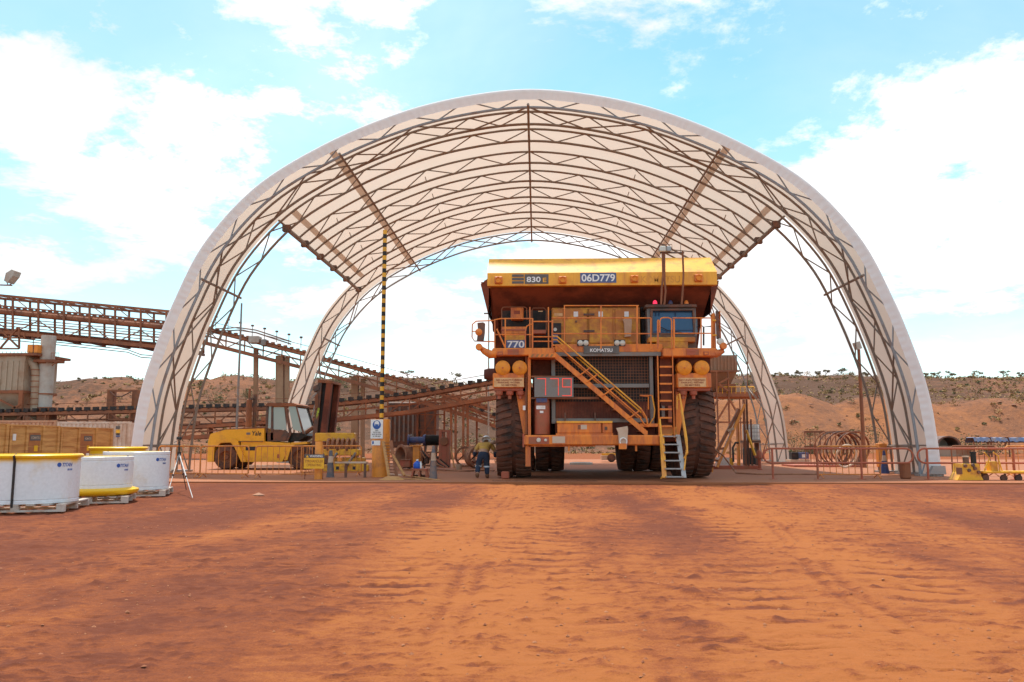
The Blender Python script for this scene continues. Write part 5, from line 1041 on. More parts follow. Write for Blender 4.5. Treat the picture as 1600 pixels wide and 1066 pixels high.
for k in range(9): 
    c_ = W(318+k*19, 507+k*4.6, 62.5); T('lamp_stem', 'dark_steel', cA, [c_, c_+Vector((0, 0, 0.75))], 0.025, 5); MB().lathe([(0, -0.08), (0.12, -0.06), (0.12, 0.06), (0, 0.08)], 10, 'z', c_+Vector((0, 0, 0.82))).build('lamp', 'dark_steel', cA)
PB('drive_unit', 'stack_grey', cA, 388, 525, 404, 536, 62.2, 0.8, bev=0.05); PB('drive_unit', 'grey_steel', cA, 407, 530, 415, 540, 62.2, 0.8, bev=0.05)
conveyor('belt_conveyor', 'low rusty conveyor with dark rollers running behind the forklift and rising to the right', [(-60, 649), (470, 637), (640, 620), (800, 592)], 57.5, 24, [(705, 630, 700, 0.16), (712, 628, 700, 0.16), (724, 628, 700, 0.16), (731, 626, 700, 0.16), (590, 640, 700, 0.22), (330, 664, 700, 0.22), (120, 668, 700, 0.22)], idl=0.62, mleg='rust_steel')
conveyor('belt_conveyor', 'short conveyor descending to the right beside the truck front tyre', [(690, 622), (800, 662)], 68, 14, [(745, 650, 700, 0.16)], idl=0.9, mleg='rust_steel')
conveyor('belt_conveyor', 'second low conveyor tier behind the orange crowd barriers', [(-60, 668), (290, 668), (500, 655)], 56.0, 16, [(60, 680, 700, 0.16), (240, 680, 700, 0.16), (460, 670, 700, 0.16)], idl=1.4, rail=False, mleg='rust_steel', idm='rust_steel')
# dust collector, duct and stack at the far left
dc = thing('dust_collector', 'beige ribbed dust collector bin on a rusty steel frame at the left', 'silo', (W(0, 689, 58).x, 58, 0)); Yq = 58
x0, x1 = W(-60, 600, Yq).x, W(37, 600, Yq).x; zA, zB_ = W(0, 612, Yq).z, W(0, 556, Yq).z; B('bin', 'beige_clad', dc, x0, x1, Yq, Yq+4, zA, zB_)
k = 0; x_ = x1-0.05
while x_ > x0: B('rib', 'beige_clad', dc, x_-0.05, x_+0.05, Yq-0.07, Yq-0.002, zA+0.1, zB_-0.4); x_ -= 0.42
MB().add([(x0, Yq, zA), (x1, Yq, zA), (x1, Yq+4, zA), (x0, Yq+4, zA), (x0, Yq+1.4, zA-2.6), (x1-1.2, Yq+1.4, zA-2.6), (x1-1.2, Yq+2.6, zA-2.6), (x0, Yq+2.6, zA-2.6)], [(0, 1, 5, 4), (1, 2, 6, 5), (2, 3, 7, 6), (4, 5, 6, 7)]).build('hopper', 'beige_clad', dc)
B('roof_deck', RS, dc, x0, x1+0.9, Yq-0.2, Yq+4.2, zB_+0.003, zB_+0.18); B('ring_beam', RS, dc, x0, x1+0.06, Yq-0.10, Yq+4.1, zA-0.12, zA+0.09)
for x_ in (x1-0.1, x1-3.2): B('frame_post', RS, dc, x_-0.14, x_+0.14, Yq-0.11, Yq+0.12, 0, zA-0.121)
for (a, b_), (c_, d_) in (((0, 625), (30, 640)), ((0, 650), (32, 632)), ((0, 642), (33, 642))): MB().bar(W(a, b_, Yq-0.1), W(c_, d_, Yq-0.1), 0.12, 0.12).build('frame_brace', RS, dc)
for px0, px1_ in ((43, 51), (53.5, 58)): PB('roof_box', 'bollard_orange', dc, px0, 538.5, px1_, 551, Yq, 0.8); PB('box_stand', RS, dc, px0+1, 551.2, px1_-1, 556, Yq+0.1, 0.4)
for k in range(12): c_ = W(-20+k*6, 549, Yq); T('roof_rail_post', RS, dc, [c_, W(-20+k*6, 557, Yq)], 0.02, 4)
T('roof_lamp', 'dark_steel', dc, [W(52, 556, Yq), W(52, 530, Yq)], 0.03, 5); MB().bar(W(50, 529, Yq), W(54, 529, Yq), 0.2, 0.12).build('lamp_head', 'dark_steel', dc)
ch = [W(38, 562, Yq+0.6), W(46, 564, Yq+0.6), W(53, 570, Yq+0.6), W(56, 582, Yq+0.6), W(55.5, 610, Yq+0.6), W(53.5, 658, Yq+0.6)]; du = MB().tube(ch, 0.30, 14).build('duct', 'beige_clad', dc, smooth=50)
for k in range(9): c_ = W(56-k*0.3, 578+k*9, Yq+0.6); MB().lathe([(0.30, -0.03), (0.33, -0.03), (0.33, 0.03), (0.30, 0.03)], 14, 'z', c_).build('duct_ring', 'rust_steel', du)
sk = W(71.5, 600, Yq+1); stk_ = thing('exhaust_stack', 'grey steel exhaust stack with a rusty platform ring', 'chimney', (sk.x, Yq+1, 0)); zt_ = W(71.5, 525, Yq+1).z
MB().lathe([(0.50, 0), (0.50, zt_), (0.46, zt_), (0.46, zt_-1)], 28, 'z', (sk.x, Yq+1, 0)).build('pipe', 'stack_grey', stk_, smooth=40); B('platform', RS, stk_, sk.x-0.6, sk.x+0.95, Yq+0.3, Yq+1.6, W(70, 563.5, Yq).z-0.07, W(70, 561, Yq).z)
for py in (568, 616): MB().lathe([(0.50, -0.05), (0.55, -0.05), (0.55, 0.05), (0.50, 0.05)], 28, 'z', W(71.5, py, Yq+1)).build('band', RS, stk_)
for k in range(5): T('platform_rail', RS, stk_, [W(80+k*3, 561, Yq), W(80+k*3, 551, Yq)], 0.02, 4)
T('platform_rail', RS, stk_, [W(80, 551.5, Yq), W(92.5, 551.5, Yq)], 0.02, 4); T('platform_strut', RS, stk_, [W(91, 563, Yq), W(81, 572, Yq)], 0.04, 5); PB('base_box', RS, stk_, 58, 636, 76, 657, Yq-0.3, 1.0)
fr_ = thing('support_gantry', 'rusty open steel frame left of the shelter front leg', 'steel frame', (W(192, 689, 60).x, 60, 0))
for px in (169, 172, 208, 212): PB('post', RS, fr_, px-1.3, 610, px+1.3, 725, 60 if px in (169, 212) else 61.5, 0.25)
for p, q in (((168, 609), (214, 612)), ((173, 634), (208, 638)), ((165, 654), (210, 658))): PB('beam', RS, fr_, *p, *q, 59.98, 0.3)
T('hanging_cable', 'dark_steel', fr_, [W(172, 612, 59.9), W(180, 619, 59.9), W(190, 620, 59.9), W(205, 612, 59.9)], 0.05, 5)
fl = thing('floodlight', 'grey floodlight on a bracket arm at the left edge of the sky', 'floodlight', (W(0, 445, 60).x, 60, W(0, 446, 60).z)); T('arm', RS, fl, [W(-50, 444, 60), W(19, 446, 60)], 0.06, 6)
MB().prism([(W(a, b_, 60).x, W(a, b_, 60).z) for a, b_ in ((10, 440), (13, 428), (22, 422.5), (27, 424.5), (24, 432), (15, 443))], 59.7, 60.5, 'y').build('lamp_head', 'stack_grey', fl); T('bracket', 'dark_steel', fl, [W(10, 440, 60), W(13, 446, 60), W(19, 443, 60)], 0.04, 5)
def pole(px, Y, pyt, label, r_, m, arm=True):
    c_ = W(px, 690, Y); t_ = thing('light_pole', label, 'pole', (c_.x, Y, 0)); z_ = W(px, pyt, Y).z; MB().cyl((c_.x, Y, 0), (c_.x, Y, z_), r_, r_*0.7, 10).build('shaft', m, t_, smooth=50)
    if arm: MB().bar((c_.x-0.35, Y, z_), (c_.x+0.35, Y, z_), 0.12, 0.10).build('lamp_arm', 'grey_steel', t_)
    return t_
pole(369, 55, 474, 'slim grey light pole between the left shelter legs', 0.085, 'grey_steel', False); pole(763, 60, 490, 'slim light pole with a short crossbar left of the truck', 0.07, 'stack_grey')
lp = pole(1349, 40, 546, 'brown square post with a floodlight near the right shelter leg', 0.10, 'rust_steel', False)
MB().prism([(W(a, b_, 40).x, W(a, b_, 40).z) for a, b_ in ((1334, 536), (1341, 534), (1345, 545), (1338, 547))], 39.8, 40.2, 'y').build('floodlight', 'stack_grey', lp)
# dark transfer tower under the crossing conveyors
tt = thing('transfer_tower', 'dark steel transfer tower below the crossing conveyors', 'tower', (W(650, 689, 66).x, 66, 0)); PB('chute', 'dark_steel', tt, 606, 628, 650, 700, 66, 3, bev=0.1); PB('chute', 'dark_steel', tt, 656, 628, 681, 690, 66.6, 2)
for px in (652, 664, 680, 694): PB('post', 'rust_steel', tt, px-0.9, 625, px+0.9, 715, 65.2, 0.14)
for py in (630, 648, 672): PB('beam', 'rust_steel', tt, 652, py-0.8, 695, py+0.8, 65.1, 0.1)
for p, q in (((652, 648), (680, 630)), ((664, 672), (680, 648)), ((652, 690), (664, 672)), ((680, 690), (694, 672))): MB().bar(W(*p, 65.0), W(*q, 65.0), 0.08, 0.08).build('brace', 'rust_steel', tt)
for k in range(6): PB('panel_strip', 'grey_steel', tt, 609+k*7, 636+k % 2*5, 611+k*7, 690, 65.9, 0.09)
# ================================================================ BAY BETWEEN BARRIERS AND TRUCK
def cylY(c, r_, l_, nm, m, par, n=20): return MB().lathe([(0, 0), (r_, 0), (r_, l_), (0, l_)], n, 'y', c).build(nm, m, par, smooth=40)
# rusty rims / hose drums
def old_rim(px, py, r_, w_, Y, ax, label):
    c_ = W(px, py, Y); z_ = r_+0.045; t_ = local(thing('rusty_rim', label, 'wheel rim', (c_.x, Y, z_), 'old rusty wheel rims on the slab', ax))
    MB().lathe([(r_*0.80, 0), (r_, 0.0), (r_, 0.05), (r_*0.92, 0.08), (r_*0.92, w_*0.45), (r_*0.97, w_*0.5), (r_*0.92, w_*0.55), (r_*0.92, w_-0.08), (r_, w_-0.05), (r_, w_), (r_*0.80, w_), (r_*0.78, w_*0.5), (r_*0.80, 0)], 40, 'y').build('barrel', 'hose', t_, smooth=40)
    MB().bar((-r_*0.7, w_*0.5, -r_*0.4), (r_*0.4, w_*0.5, r_*0.65), 0.06, 0.06).build('brace_bar', 'rust_steel', t_); return t_
old_rim(626, 700, 0.55, 0.9, 37.5, -0.9, 'rusty ribbed wheel rim behind the slatted ladder'); old_rim(727, 700, 0.50, 0.7, 40, 0.1, 'dark rusty wheel rim between the red post and the worker')
old_rim(749, 698, 0.52, 0.8, 38.5, 0.35, 'brown wheel rim just behind the bent worker')
rs_ = thing('roller_stand', 'blue roller mounted on an orange post behind the big bollard', 'roller', (W(650, 728, 37).x, 37.2, 0.045)); PB('post', 'bollard_orange', rs_, 645, 697, 655.5, 731, 37.1, 0.4, bev=0.03)
z_ = W(650, 688, 37).z
for xa, xb_, r_, m_, nm in ((637, 662, 0.15, 'blue_paint', 'roller'), (636, 638.5, 0.24, 'blue_paint', 'flange'), (660, 662.5, 0.24, 'blue_paint', 'flange')): MB().lathe([(0, W(xa, 688, 37).x), (r_, W(xa, 688, 37).x), (r_, W(xb_, 688, 37).x), (0, W(xb_, 688, 37).x)], 20, 'x', (0, 37.3, z_)).build(nm, m_, rs_, smooth=40)
PB('saddle', 'bollard_orange', rs_, 640, 695.5, 660, 697.5, 37.05, 0.5); MB().lathe([(0, -0.01), (0.04, -0.01), (0.04, 0.05)], 10, 'y', W(642, 680, 37.1)).build('knob', 'grey_steel', rs_)
wd = thing('winch_drum', 'black wound winch drum with a blue end plate beside the red post', 'winch', (W(675, 728, 37).x, 37.3, 0.045))
x0, x1 = W(664, 688, 37).x, W(686, 688, 37).x; prof = [(0, x0)]
for k in range(14): prof += [(0.22, x0+(x1-x0)*k/14+0.005), (0.25, x0+(x1-x0)*(k+0.5)/14), (0.22, x0+(x1-x0)*(k+1)/14-0.005)]
MB().lathe(prof+[(0, x1)], 20, 'x', (0, 37.35, z_)).build('drum', 'black', wd, smooth=30); MB().lathe([(0, x0-0.05), (0.27, x0-0.05), (0.27, x0-0.004), (0, x0-0.004)], 20, 'x', (0, 37.35, z_)).build('end_plate', 'blue_paint', wd, smooth=40)
for px in (666, 683): MB().bar(W(px, 694, 37.3), (W(px-3, 730, 37.3).x, 37.3, 0.05), 0.07, 0.07).build('stand_leg', 'dark_steel', wd)
for p, q in (((660, 708), (684, 703)), ((663, 712), (684, 722)), ((661, 727), (668, 712))): T('hose', 'rust_steel', wd, [W(*p, 36.9), W((p[0]+q[0])/2, (p[1]+q[1])/2+2, 36.9), W(*q, 36.9)], 0.03, 6)
rp_ = thing('red_post_frame', 'rusty red steel post frame with an open slot at its top', 'post', (W(694, 728, 36).x, 36.2, 0.045))
for p, q in (((686, 672), (690, 731)), ((698, 672), (702, 731)), ((690.1, 672), (697.9, 675)), ((690.1, 685), (697.9, 731))): PB('plate', 'red_steel', rp_, *p, *q, 36, 0.5)
MB().lathe([(0, -0.06), (0.17, -0.05), (0.19, 0.0)], 18, 'y', W(694, 690, 35.98)).build('pulley', 'rust_steel', rp_, smooth=40)
T('leaning_bar', 'timber', rp_, [W(704, 698, 35.8), W(710, 731, 35.6)], 0.035, 6)
bk = thing('bucket', 'small pale bucket on the slab beside the worker', 'bucket', (W(717, 727, 36).x, 36, 0.045)); MB().lathe([(0, 0.046), (0.12, 0.046), (0.15, 0.30), (0.14, 0.30), (0.11, 0.07)], 16, 'z', (W(717, 727, 36).x, 36, 0)).build('pail', 'cream', bk, smooth=40)
cr2 = thing('parts_crate', 'small dark red parts crate beside the roller stand', 'crate', (W(634, 727, 35.5).x, 35.5, 0.045)); PB('box', 'red_steel', cr2, 625, 719, 640, 729.5, 35.5, 0.5); PB('rim_edge', 'rust_steel', cr2, 624.5, 718, 640.5, 719.5, 35.45, 0.6)
rg = thing('red_mat', 'folded red plastic mat on the slab behind the worker', 'mat', (W(740, 722, 39).x, 39, 0.045)); PB('sheet', 'red_steel', rg, 737, 719.5, 756, 722, 39, 0.6); PB('sheet', 'red_steel', rg, 738, 722.2, 754, 725, 39, 0.5)
cp_ = thing('compressor_frame', 'rusty compressor frame with tangled hoses under the winch drum', 'machine', (W(672, 728, 36.4).x, 36.6, 0.045))
for p, q in (((658, 706), (690, 708)), ((658, 727), (690, 729)), ((658, 708.2), (660, 726.8)), ((688, 708.2), (690, 726.8)), ((672, 708.2), (673.5, 726.8))): PB('frame_bar', 'rust_steel', cp_, *p, *q, 36.4, 0.5)
for p, q in (((661, 711), (670, 725)), ((675, 713), (686, 724))): PB('motor', 'dark_steel', cp_, *p, *q, 36.5, 0.35, bev=0.05)
for k in range(5): T('hose', ('hose', 'black', 'red_steel')[k % 3], cp_, [W(656+k*4, 703+k*2, 36.3), W(664+k*3, 716-k, 36.1), W(672+k*4, 709+k*3, 36.2), W(684+k, 726-k*2, 36.0), W(694+k*2, 730, 35.9)], 0.028, 6)
hs = thing('ground_hose', 'loose brown hose lying along the slab behind the worker', 'hose', (W(730, 727, 34.5).x, 34.5, 0.045)); T('line', 'hose', hs, [(W(px, 727, 34.5).x, 34.5+0.35*math.sin(px*0.11), 0.085) for px in range(694, 776, 6)], 0.035, 6)
# slatted ladder and planks by the bollard
sl2 = thing('slatted_ramp', 'narrow rusty slatted ramp leaning against the big bollard', 'ramp', (W(622, 748, 28.6).x, 28.6, 0.045))
def LR(px, py, t): return W(px, py, 28.9-0.5*t)
for a, b_ in (((599, 690), (608, 745)), ((611, 689), (620, 747))): MB().bar(LR(*a, 0), LR(*b_, 1), 0.06, 0.10, up=(1, 0, 0)).build('side_rail', 'timber' if a[0] < 600 else 'rust_steel', sl2)
for k in range(12): t = (k+0.5)/12; MB().bar(LR(599.5+9*t, 690+55*t, t), LR(611+9*t, 690+56*t, t), 0.07, 0.03).build('slat', 'rust_steel', sl2)
T('prop', 'timber', sl2, [W(611, 706, 28.8), W(632, 743, 28.2)], 0.045, 6)
for i, (p, q, y_, lb, m_) in enumerate((((600, 742), (652, 748), 27.9, 'thin pale plank lying across the others by the big bollard', 'cream'), ((620, 751), (664, 752), 27.2, 'dark plank lying flat on the dirt in front of the ramp', 'timber'), ((630, 747), (687, 753), 27.5, 'brown plank pointing at the foot of the tall grey cone', 'timber'))):
    a, b_ = G(*p), G(*q); o = MB().bar(a+Vector((0, 0, 0.06+0.02*i)), b_+Vector((0, 0, 0.05)), 0.14, 0.025).build('plank', m_); tag(o, lb, 'plank', 'loose planks')
rgp = G(612, 752); mb = MB(); g_ = 12; vv = []
for i in range(g_):
    for j in range(g_): u, v = i/(g_-1)-0.5, j/(g_-1)-0.5; e = max(0, 1-(u*u+v*v)*3.6); vv.append((rgp.x+u*0.85, rgp.y+v*0.6, 0.03+e*(0.06+0.16*float(fbm(np.array(u*5+3), np.array(v*5+8), 3)))))
o = mb.add(vv, [(i*g_+j, i*g_+j+1, (i+1)*g_+j+1, (i+1)*g_+j) for i in range(g_-1) for j in range(g_-1)]).build('rag', 'timber', smooth=60); tag(o, 'crumpled orange rag on the dirt in front of the big bollard', 'rag')
stl = thing('step_stool', 'red plastic step stool with two openings beside the tall grey cone', 'stool', (W(655, 747, 28.6).x, 28.8, 0.045)); Yst = 28.6
for pts in ([(641, 746.5), (644, 746.5), (647, 734), (645, 734)], [(653, 746.5), (656.5, 746.5), (656, 734), (654, 734)], [(665, 746.5), (669, 746.5), (666, 734), (664, 734)]): MB().prism([(W(a, b_, Yst).x, W(a, b_, Yst).z) for a, b_ in pts], Yst, Yst+0.4, 'y').build('leg', 'red_steel', stl)
PB('top', 'red_steel', stl, 644.5, 732.5, 666.5, 735.5, Yst-0.02, 0.44); PB('skirt', 'red_steel', stl, 642, 742, 668, 746, Yst+0.3, 0.1)
jc = W(652, 732, Yst+0.2); jg = thing('water_jug', 'blue plastic jug with a white cap standing on the red stool', 'jug', jc); MB().lathe([(0, 0), (0.13, 0), (0.14, 0.03), (0.14, 0.15), (0.09, 0.22), (0.04, 0.24), (0.04, 0.26), (0, 0.26)], 18, 'z', jc).build('jug_body', 'blue_plastic', jg, smooth=40)
MB().lathe([(0, 0), (0.045, 0), (0.045, 0.05), (0, 0.05)], 12, 'z', jc+Vector((0, 0, 0.262))).build('cap', 'sign_white', jg)
bt = W(657.5, 732, Yst+0.15); o = MB().lathe([(0, 0), (0.04, 0), (0.045, 0.03), (0.045, 0.16), (0.02, 0.21), (0.02, 0.24), (0, 0.24)], 12, 'z', bt).build('bottle', 'sign_white', None, smooth=40); tag(o, 'slim white bottle beside the blue jug on the red stool', 'bottle')
bn = thing('steel_bench', 'low steel bench with one visible leg behind the grey cone', 'bench', (W(545, 748, 28.7).x, 28.9, 0.045)); PB('bench_top', 'cream', bn, 523, 721.8, 572, 724.2, 28.7, 0.35)
for px in (540, 570): PB('leg', 'dark_steel', bn, px-1.5, 724.4, px+1.5, 747.5, 28.75, 0.08)
PB('drill', 'bollard_orange', bn, 527, 715, 533, 721.6, 28.8, 0.15, bev=0.02)
# yellow tyre clamp attachment behind the barriers
ym = thing('tyre_clamp', 'yellow machine attachment with coiled hoses behind the orange barrier', 'machine', (W(535, 740, 35).x, 35.4, 0.045))
for p, q, m_, y_, d_ in (((492, 676.5), (553, 690), 'mach_yellow', 35.6, 0.5), ((500, 702), (560, 712), 'mach_yellow', 35.0, 0.6), ((520, 715), (566, 730), 'mach_yellow', 35.2, 0.8), ((505, 726), (575, 737), 'mach_yellow', 34.7, 0.25), ((500, 690.3), (506, 726), 'rust_steel', 35.4, 0.4), ((549, 690.3), (555, 726), 'rust_steel', 35.4, 0.4), ((508, 712), (518, 725), 'dark_steel', 35.0, 0.5)): PB('frame_block', m_, ym, *p, *q, y_, d_, bev=0.03)
for k in range(6): T('hose_coil', 'hose', ym, arc(W(514+k*7.5, 696, 35.2+0.1*(k % 2)), 0.26, 0, 2*math.pi, 20, 'yz'), 0.06, 6)
for k in range(4): PB('hazard_chevron', 'ink', ym, 512+k*13, 729, 517+k*13, 734, 34.69, 0.006)
for px in (527, 556): T('ram', 'grey_steel', ym, [W(px, 708, 34.8), W(px-15, 728, 34.6)], 0.06, 8)
# ================================================================ RIGHT OF THE TRUCK
hb = thing('screening_bin', 'rusty ribbed ore bin on a tall steel frame behind the truck', 'bin', (W(1135, 689, 60).x, 61, 0)); Yh = 60
bx0, bx1 = W(1098, 570, Yh).x, W(1152, 570, Yh).x; zt_, zb2 = W(1120, 555, Yh).z, W(1120, 580, Yh).z; mat('bin_clad', (0.26, 0.17, 0.115), 0.7, dust=(0.30, 0.15, 0.08), amt=0.5, scale=0.6)
B('bin', 'bin_clad', hb, bx0, bx1, Yh, Yh+3, zb2, zt_); k = 0; x_ = bx0+0.1
while x_ < bx1: B('rib', 'bin_clad', hb, x_-0.04, x_+0.04, Yh-0.07, Yh-0.002, zb2, zt_-0.06); x_ += 0.25
MB().add([(bx0, Yh, zb2-0.003), (bx1, Yh, zb2-0.003), (bx1, Yh+3, zb2-0.003), (bx0, Yh+3, zb2-0.003), (bx0+0.5, Yh+0.9, zb2-1.4), (bx1-0.6, Yh+0.9, zb2-1.4), (bx1-0.6, Yh+2.1, zb2-1.4), (bx0+0.5, Yh+2.1, zb2-1.4)], [(0, 1, 5, 4), (1, 2, 6, 5), (2, 3, 7, 6), (3, 0, 4, 7), (4, 5, 6, 7)]).build('hopper', 'bin_clad', hb)
B('platform', RS, hb, W(1098, 0, Yh).x, W(1178, 0, Yh).x, Yh-0.3, Yh+3.2, W(0, 622, Yh).z, W(0, 615, Yh).z); PB('deck_beam', RS, hb, 1098, 578.5, 1156, 581, Yh-0.12, 0.3)
for px in (1103, 1122, 1140, 1158, 1168): PB('post', RS, hb, px-1.4, 581 if px < 1150 else 622, px+1.4, 725, Yh-0.4, 0.25)
for p, q in (((1103, 655), (1122, 625)), ((1122, 655), (1140, 625)), ((1140, 625), (1158, 655)), ((1122, 600), (1140, 590)), ((1140, 612), (1122, 600)), ((1103, 680), (1122, 655)), ((1100, 660), (1170, 660))): MB().bar(W(*p, Yh-0.45), W(*q, Yh-0.45), 0.12, 0.12).build('brace', RS, hb)
for k in range(9): T('platform_rail', 'mach_yellow', hb, [W(1122+k*7, 615, Yh-0.3), W(1122+k*7, 604, Yh-0.3)], 0.025, 4)
T('platform_rail', 'mach_yellow', hb, [W(1122, 604.5, Yh-0.3), W(1178, 604.5, Yh-0.3)], 0.03, 4); PB('screen_deck', RS, hb, 1120, 600, 1150, 612, Yh+0.5, 2)
sf = thing('steel_prop_frame', 'tall orange brown steel post frame with a sloping ladder brace right of the truck', 'steel frame', (W(1160, 728, 38).x, 38.2, 0.045)); Yp = 38
for px, w_, pt, m_ in ((1155, 3.6, 638, 'bollard_orange'), (1165.5, 3.2, 624, 'rust_steel'), (1170, 2.6, 624, RS), (1176, 1.5, 655, 'rust_steel')): PB('post', m_, sf, px-w_, pt, px+w_*0.6, 729, Yp+(0.3 if px == 1155 else 0), 0.3)
PB('base_beam', 'red_steel', sf, 1104, 728, 1190, 734, Yp-0.2, 1.0)
for a, b_ in (((1108, 728), (1155, 640)), ((1120, 730), (1163, 632))): MB().bar(W(*a, Yp-0.4), W(*b_, Yp-0.05), 0.12, 0.2, up=(0, 1, 0)).build('sloping_beam', 'bollard_orange' if a[0] > 1110 else RS, sf)
for t in (0.1, 0.3, 0.62): p, q = Vector(W(1108+47*t, 728-88*t, Yp-0.35)), Vector(W(1120+43*t, 730-98*t, Yp-0.35)); MB().bar(p, q, 0.08, 0.1).build('rung', 'cream' if t == 0.62 else RS, sf)
PB('white_board', 'white', sf, 1118, 715, 1140, 727, Yp+0.8, 0.05); PB('yellow_board', 'mach_yellow', sf, 1136, 716, 1146, 727, Yp+0.9, 0.05); T('brace', 'mach_yellow', sf, [W(1166, 672, Yp-0.1), W(1180, 712, Yp-0.1)], 0.06, 6); PB('pump', 'black', sf, 1164, 700, 1182, 726, Yp+0.7, 0.5, bev=0.04); T('hose', 'black', sf, [W(1146, 722, Yp-0.3), W(1145, 700, Yp-0.2), W(1149, 692, Yp), W(1154, 692, Yp)], 0.05, 6)
ib = thing('caged_tank', 'pale caged plastic tank standing behind the orange posts', 'tank', (W(1177, 700, 41).x, 41.4, 0.045)); PB('tank', 'white', ib, 1166, 663, 1187, 688, 41, 0.9, bev=0.05); PB('tank_stand', 'dark_steel', ib, 1164, 688.3, 1189, 692, 40.95, 1.0)
for k in range(6): PB('cage_bar', 'galv', ib, 1166+k*4.1, 662.5, 1166.7+k*4.1, 688, 40.94, 0.03)
for k in range(5): PB('cage_bar', 'galv', ib, 1165.8, 663+k*6, 1187.6, 663.8+k*6, 40.90, 0.035)
for px in (1166, 1185): PB('leg', 'rust_steel', ib, px, 692.2, px+2.5, 729, 41, 0.8)
hy_ = thing('hydrant', 'small red hydrant with side outlets left of the red pipe railing', 'hydrant', (W(1187, 728, 37).x, 37, 0.045)); c_ = (W(1187, 728, 37).x, 37, 0.046)
MB().lathe([(0.12, 0), (0.12, 0.04), (0.07, 0.06), (0.07, 0.45), (0.13, 0.5), (0.13, 0.72), (0.06, 0.85), (0, 0.86)], 14, 'z', c_).build('barrel', 'red_steel', hy_, smooth=40); MB().cyl((c_[0]-0.2, 37, 0.62), (c_[0]+0.2, 37, 0.62), 0.06, n=10).build('outlet', 'red_steel', hy_)
ro = thing('roller_bench', 'dark roller on an orange stand beside the right front truck tyre', 'roller', (W(1105, 738, 34).x, 34.2, 0.045)); MB().cyl(W(1092, 694, 34), W(1114, 694, 34), 0.14, n=16).build('roller', 'black', ro, smooth=40); PB('bench_top', 'dark_steel', ro, 1090, 698, 1115, 703, 33.9, 0.5)
PB('leg', 'bollard_orange', ro, 1098, 703.2, 1105, 737, 34, 0.3); PB('leg', 'bollard_orange', ro, 1112, 703.2, 1114.5, 739, 33.9, 0.1); T('ground_hose', 'hose', ro, [W(1112, 700, 34), W(1130, 712, 33.5), (W(1150, 735, 32).x, 32, 0.09), (W(1190, 738, 31.5).x, 31.5, 0.07), (W(1280, 738, 31.5).x, 31.5, 0.07)], 0.03, 6)
ls = thing('steel_drum_lid', 'pale round steel ring lying on the slab under the truck', 'ring', (W(908, 719, 45).x, 45, 0.045)); MB().lathe([(0.48, 0.0), (0.62, 0.0), (0.62, 0.1), (0.5, 0.12), (0.48, 0.0)], 28, 'z', (W(908, 719, 45).x, 45, 0.05)).build('ring', 'stack_grey', ls, smooth=40)
ylo = thing('yellow_trailer', 'pale and yellow low trailer far behind the truck between its rear tyres', 'trailer', (W(955, 715, 50).x, 50, 0.045)); PB('bed', 'cream', ylo, 940, 712, 966, 719, 50, 1.0); PB('rail', 'mach_yellow', ylo, 940, 708.5, 966, 711.8, 50, 0.2)
for px in (945, 961): MB().lathe([(0, 0), (0.25, 0), (0.25, 0.2), (0, 0.2)], 14, 'y', (W(px, 0, 50).x, 49.9, 0.3)).build('wheel', 'rubber', ylo, smooth=40)
# red pipe railings
def railing(px0, px1, posts, Y, label, m='red_steel', loop0=True, loop1=True):
    zt_, zm_ = W(1300, 701, Y).z, W(1300, 723.5, Y).z; x0, x1 = W(px0, 720, Y).x, W(px1, 720, Y).x; t_ = thing('pipe_railing', label, 'railing', ((x0+x1)/2, Y, 0.045), 'red pipe railings'); rr = (zt_-zm_)/2; pts = []
    if loop0: pts += [(x0+rr-rr*math.sin(a), Y, (zt_+zm_)/2-rr*math.cos(a)) for a in [math.pi*i/8 for i in range(9)]]
    else: pts += [(x0, Y, zm_), (x0, Y, zt_)]
    if loop1: pts += [(x1-rr+rr*math.sin(a), Y, (zt_+zm_)/2+rr*math.cos(a)) for a in [math.pi*i/8 for i in range(9)]]
    else: pts += [(x1, Y, zt_), (x1, Y, zm_)]
    T('rail', m, t_, pts, 0.032, 8, closed=True)
    for px in posts: c_ = W(px, 720, Y).x; MB().cyl((c_, Y+0.001, 0.06), (c_, Y+0.001, zt_), 0.036, n=10).build('post', m, t_, smooth=50); B('base_plate', m, t_, c_-0.1, c_+0.1, Y-0.1, Y+0.1, 0.046, 0.06)
railing(1193, 1427, (1207, 1277, 1345.5), 27.95, 'red pipe railing right of the truck with rounded ends'); railing(1434, 1680, (1449, 1584, 1660), 27.9, 'red pipe railing at the right frame edge behind the yellow jack', loop1=False)
barrier(1278, 1376, 28.5, 'orange crowd barrier behind the red pipe railing'); barrier(1574, 1660, 29.2, 'orange crowd barrier at the right frame edge', 'barrier_orange'); barrier(1489, 1560, 30.2, 'rusty crowd barrier behind the yellow jack', 'rust_steel', rz=0.06)
o = PB('rust_bollard', 'rust_steel', None, 1411, 722, 1425, 748.5, 28.2, 0.35, bev=0.04); tag(o, 'short rusty steel bollard at the foot of the right front shelter leg', 'bollard')
o = PB('orange_panel', 'bollard_orange', None, 1374, 693, 1388, 730, 33.2, 0.4, bev=0.02); tag(o, 'orange steel panel behind the dark blue cone', 'panel')
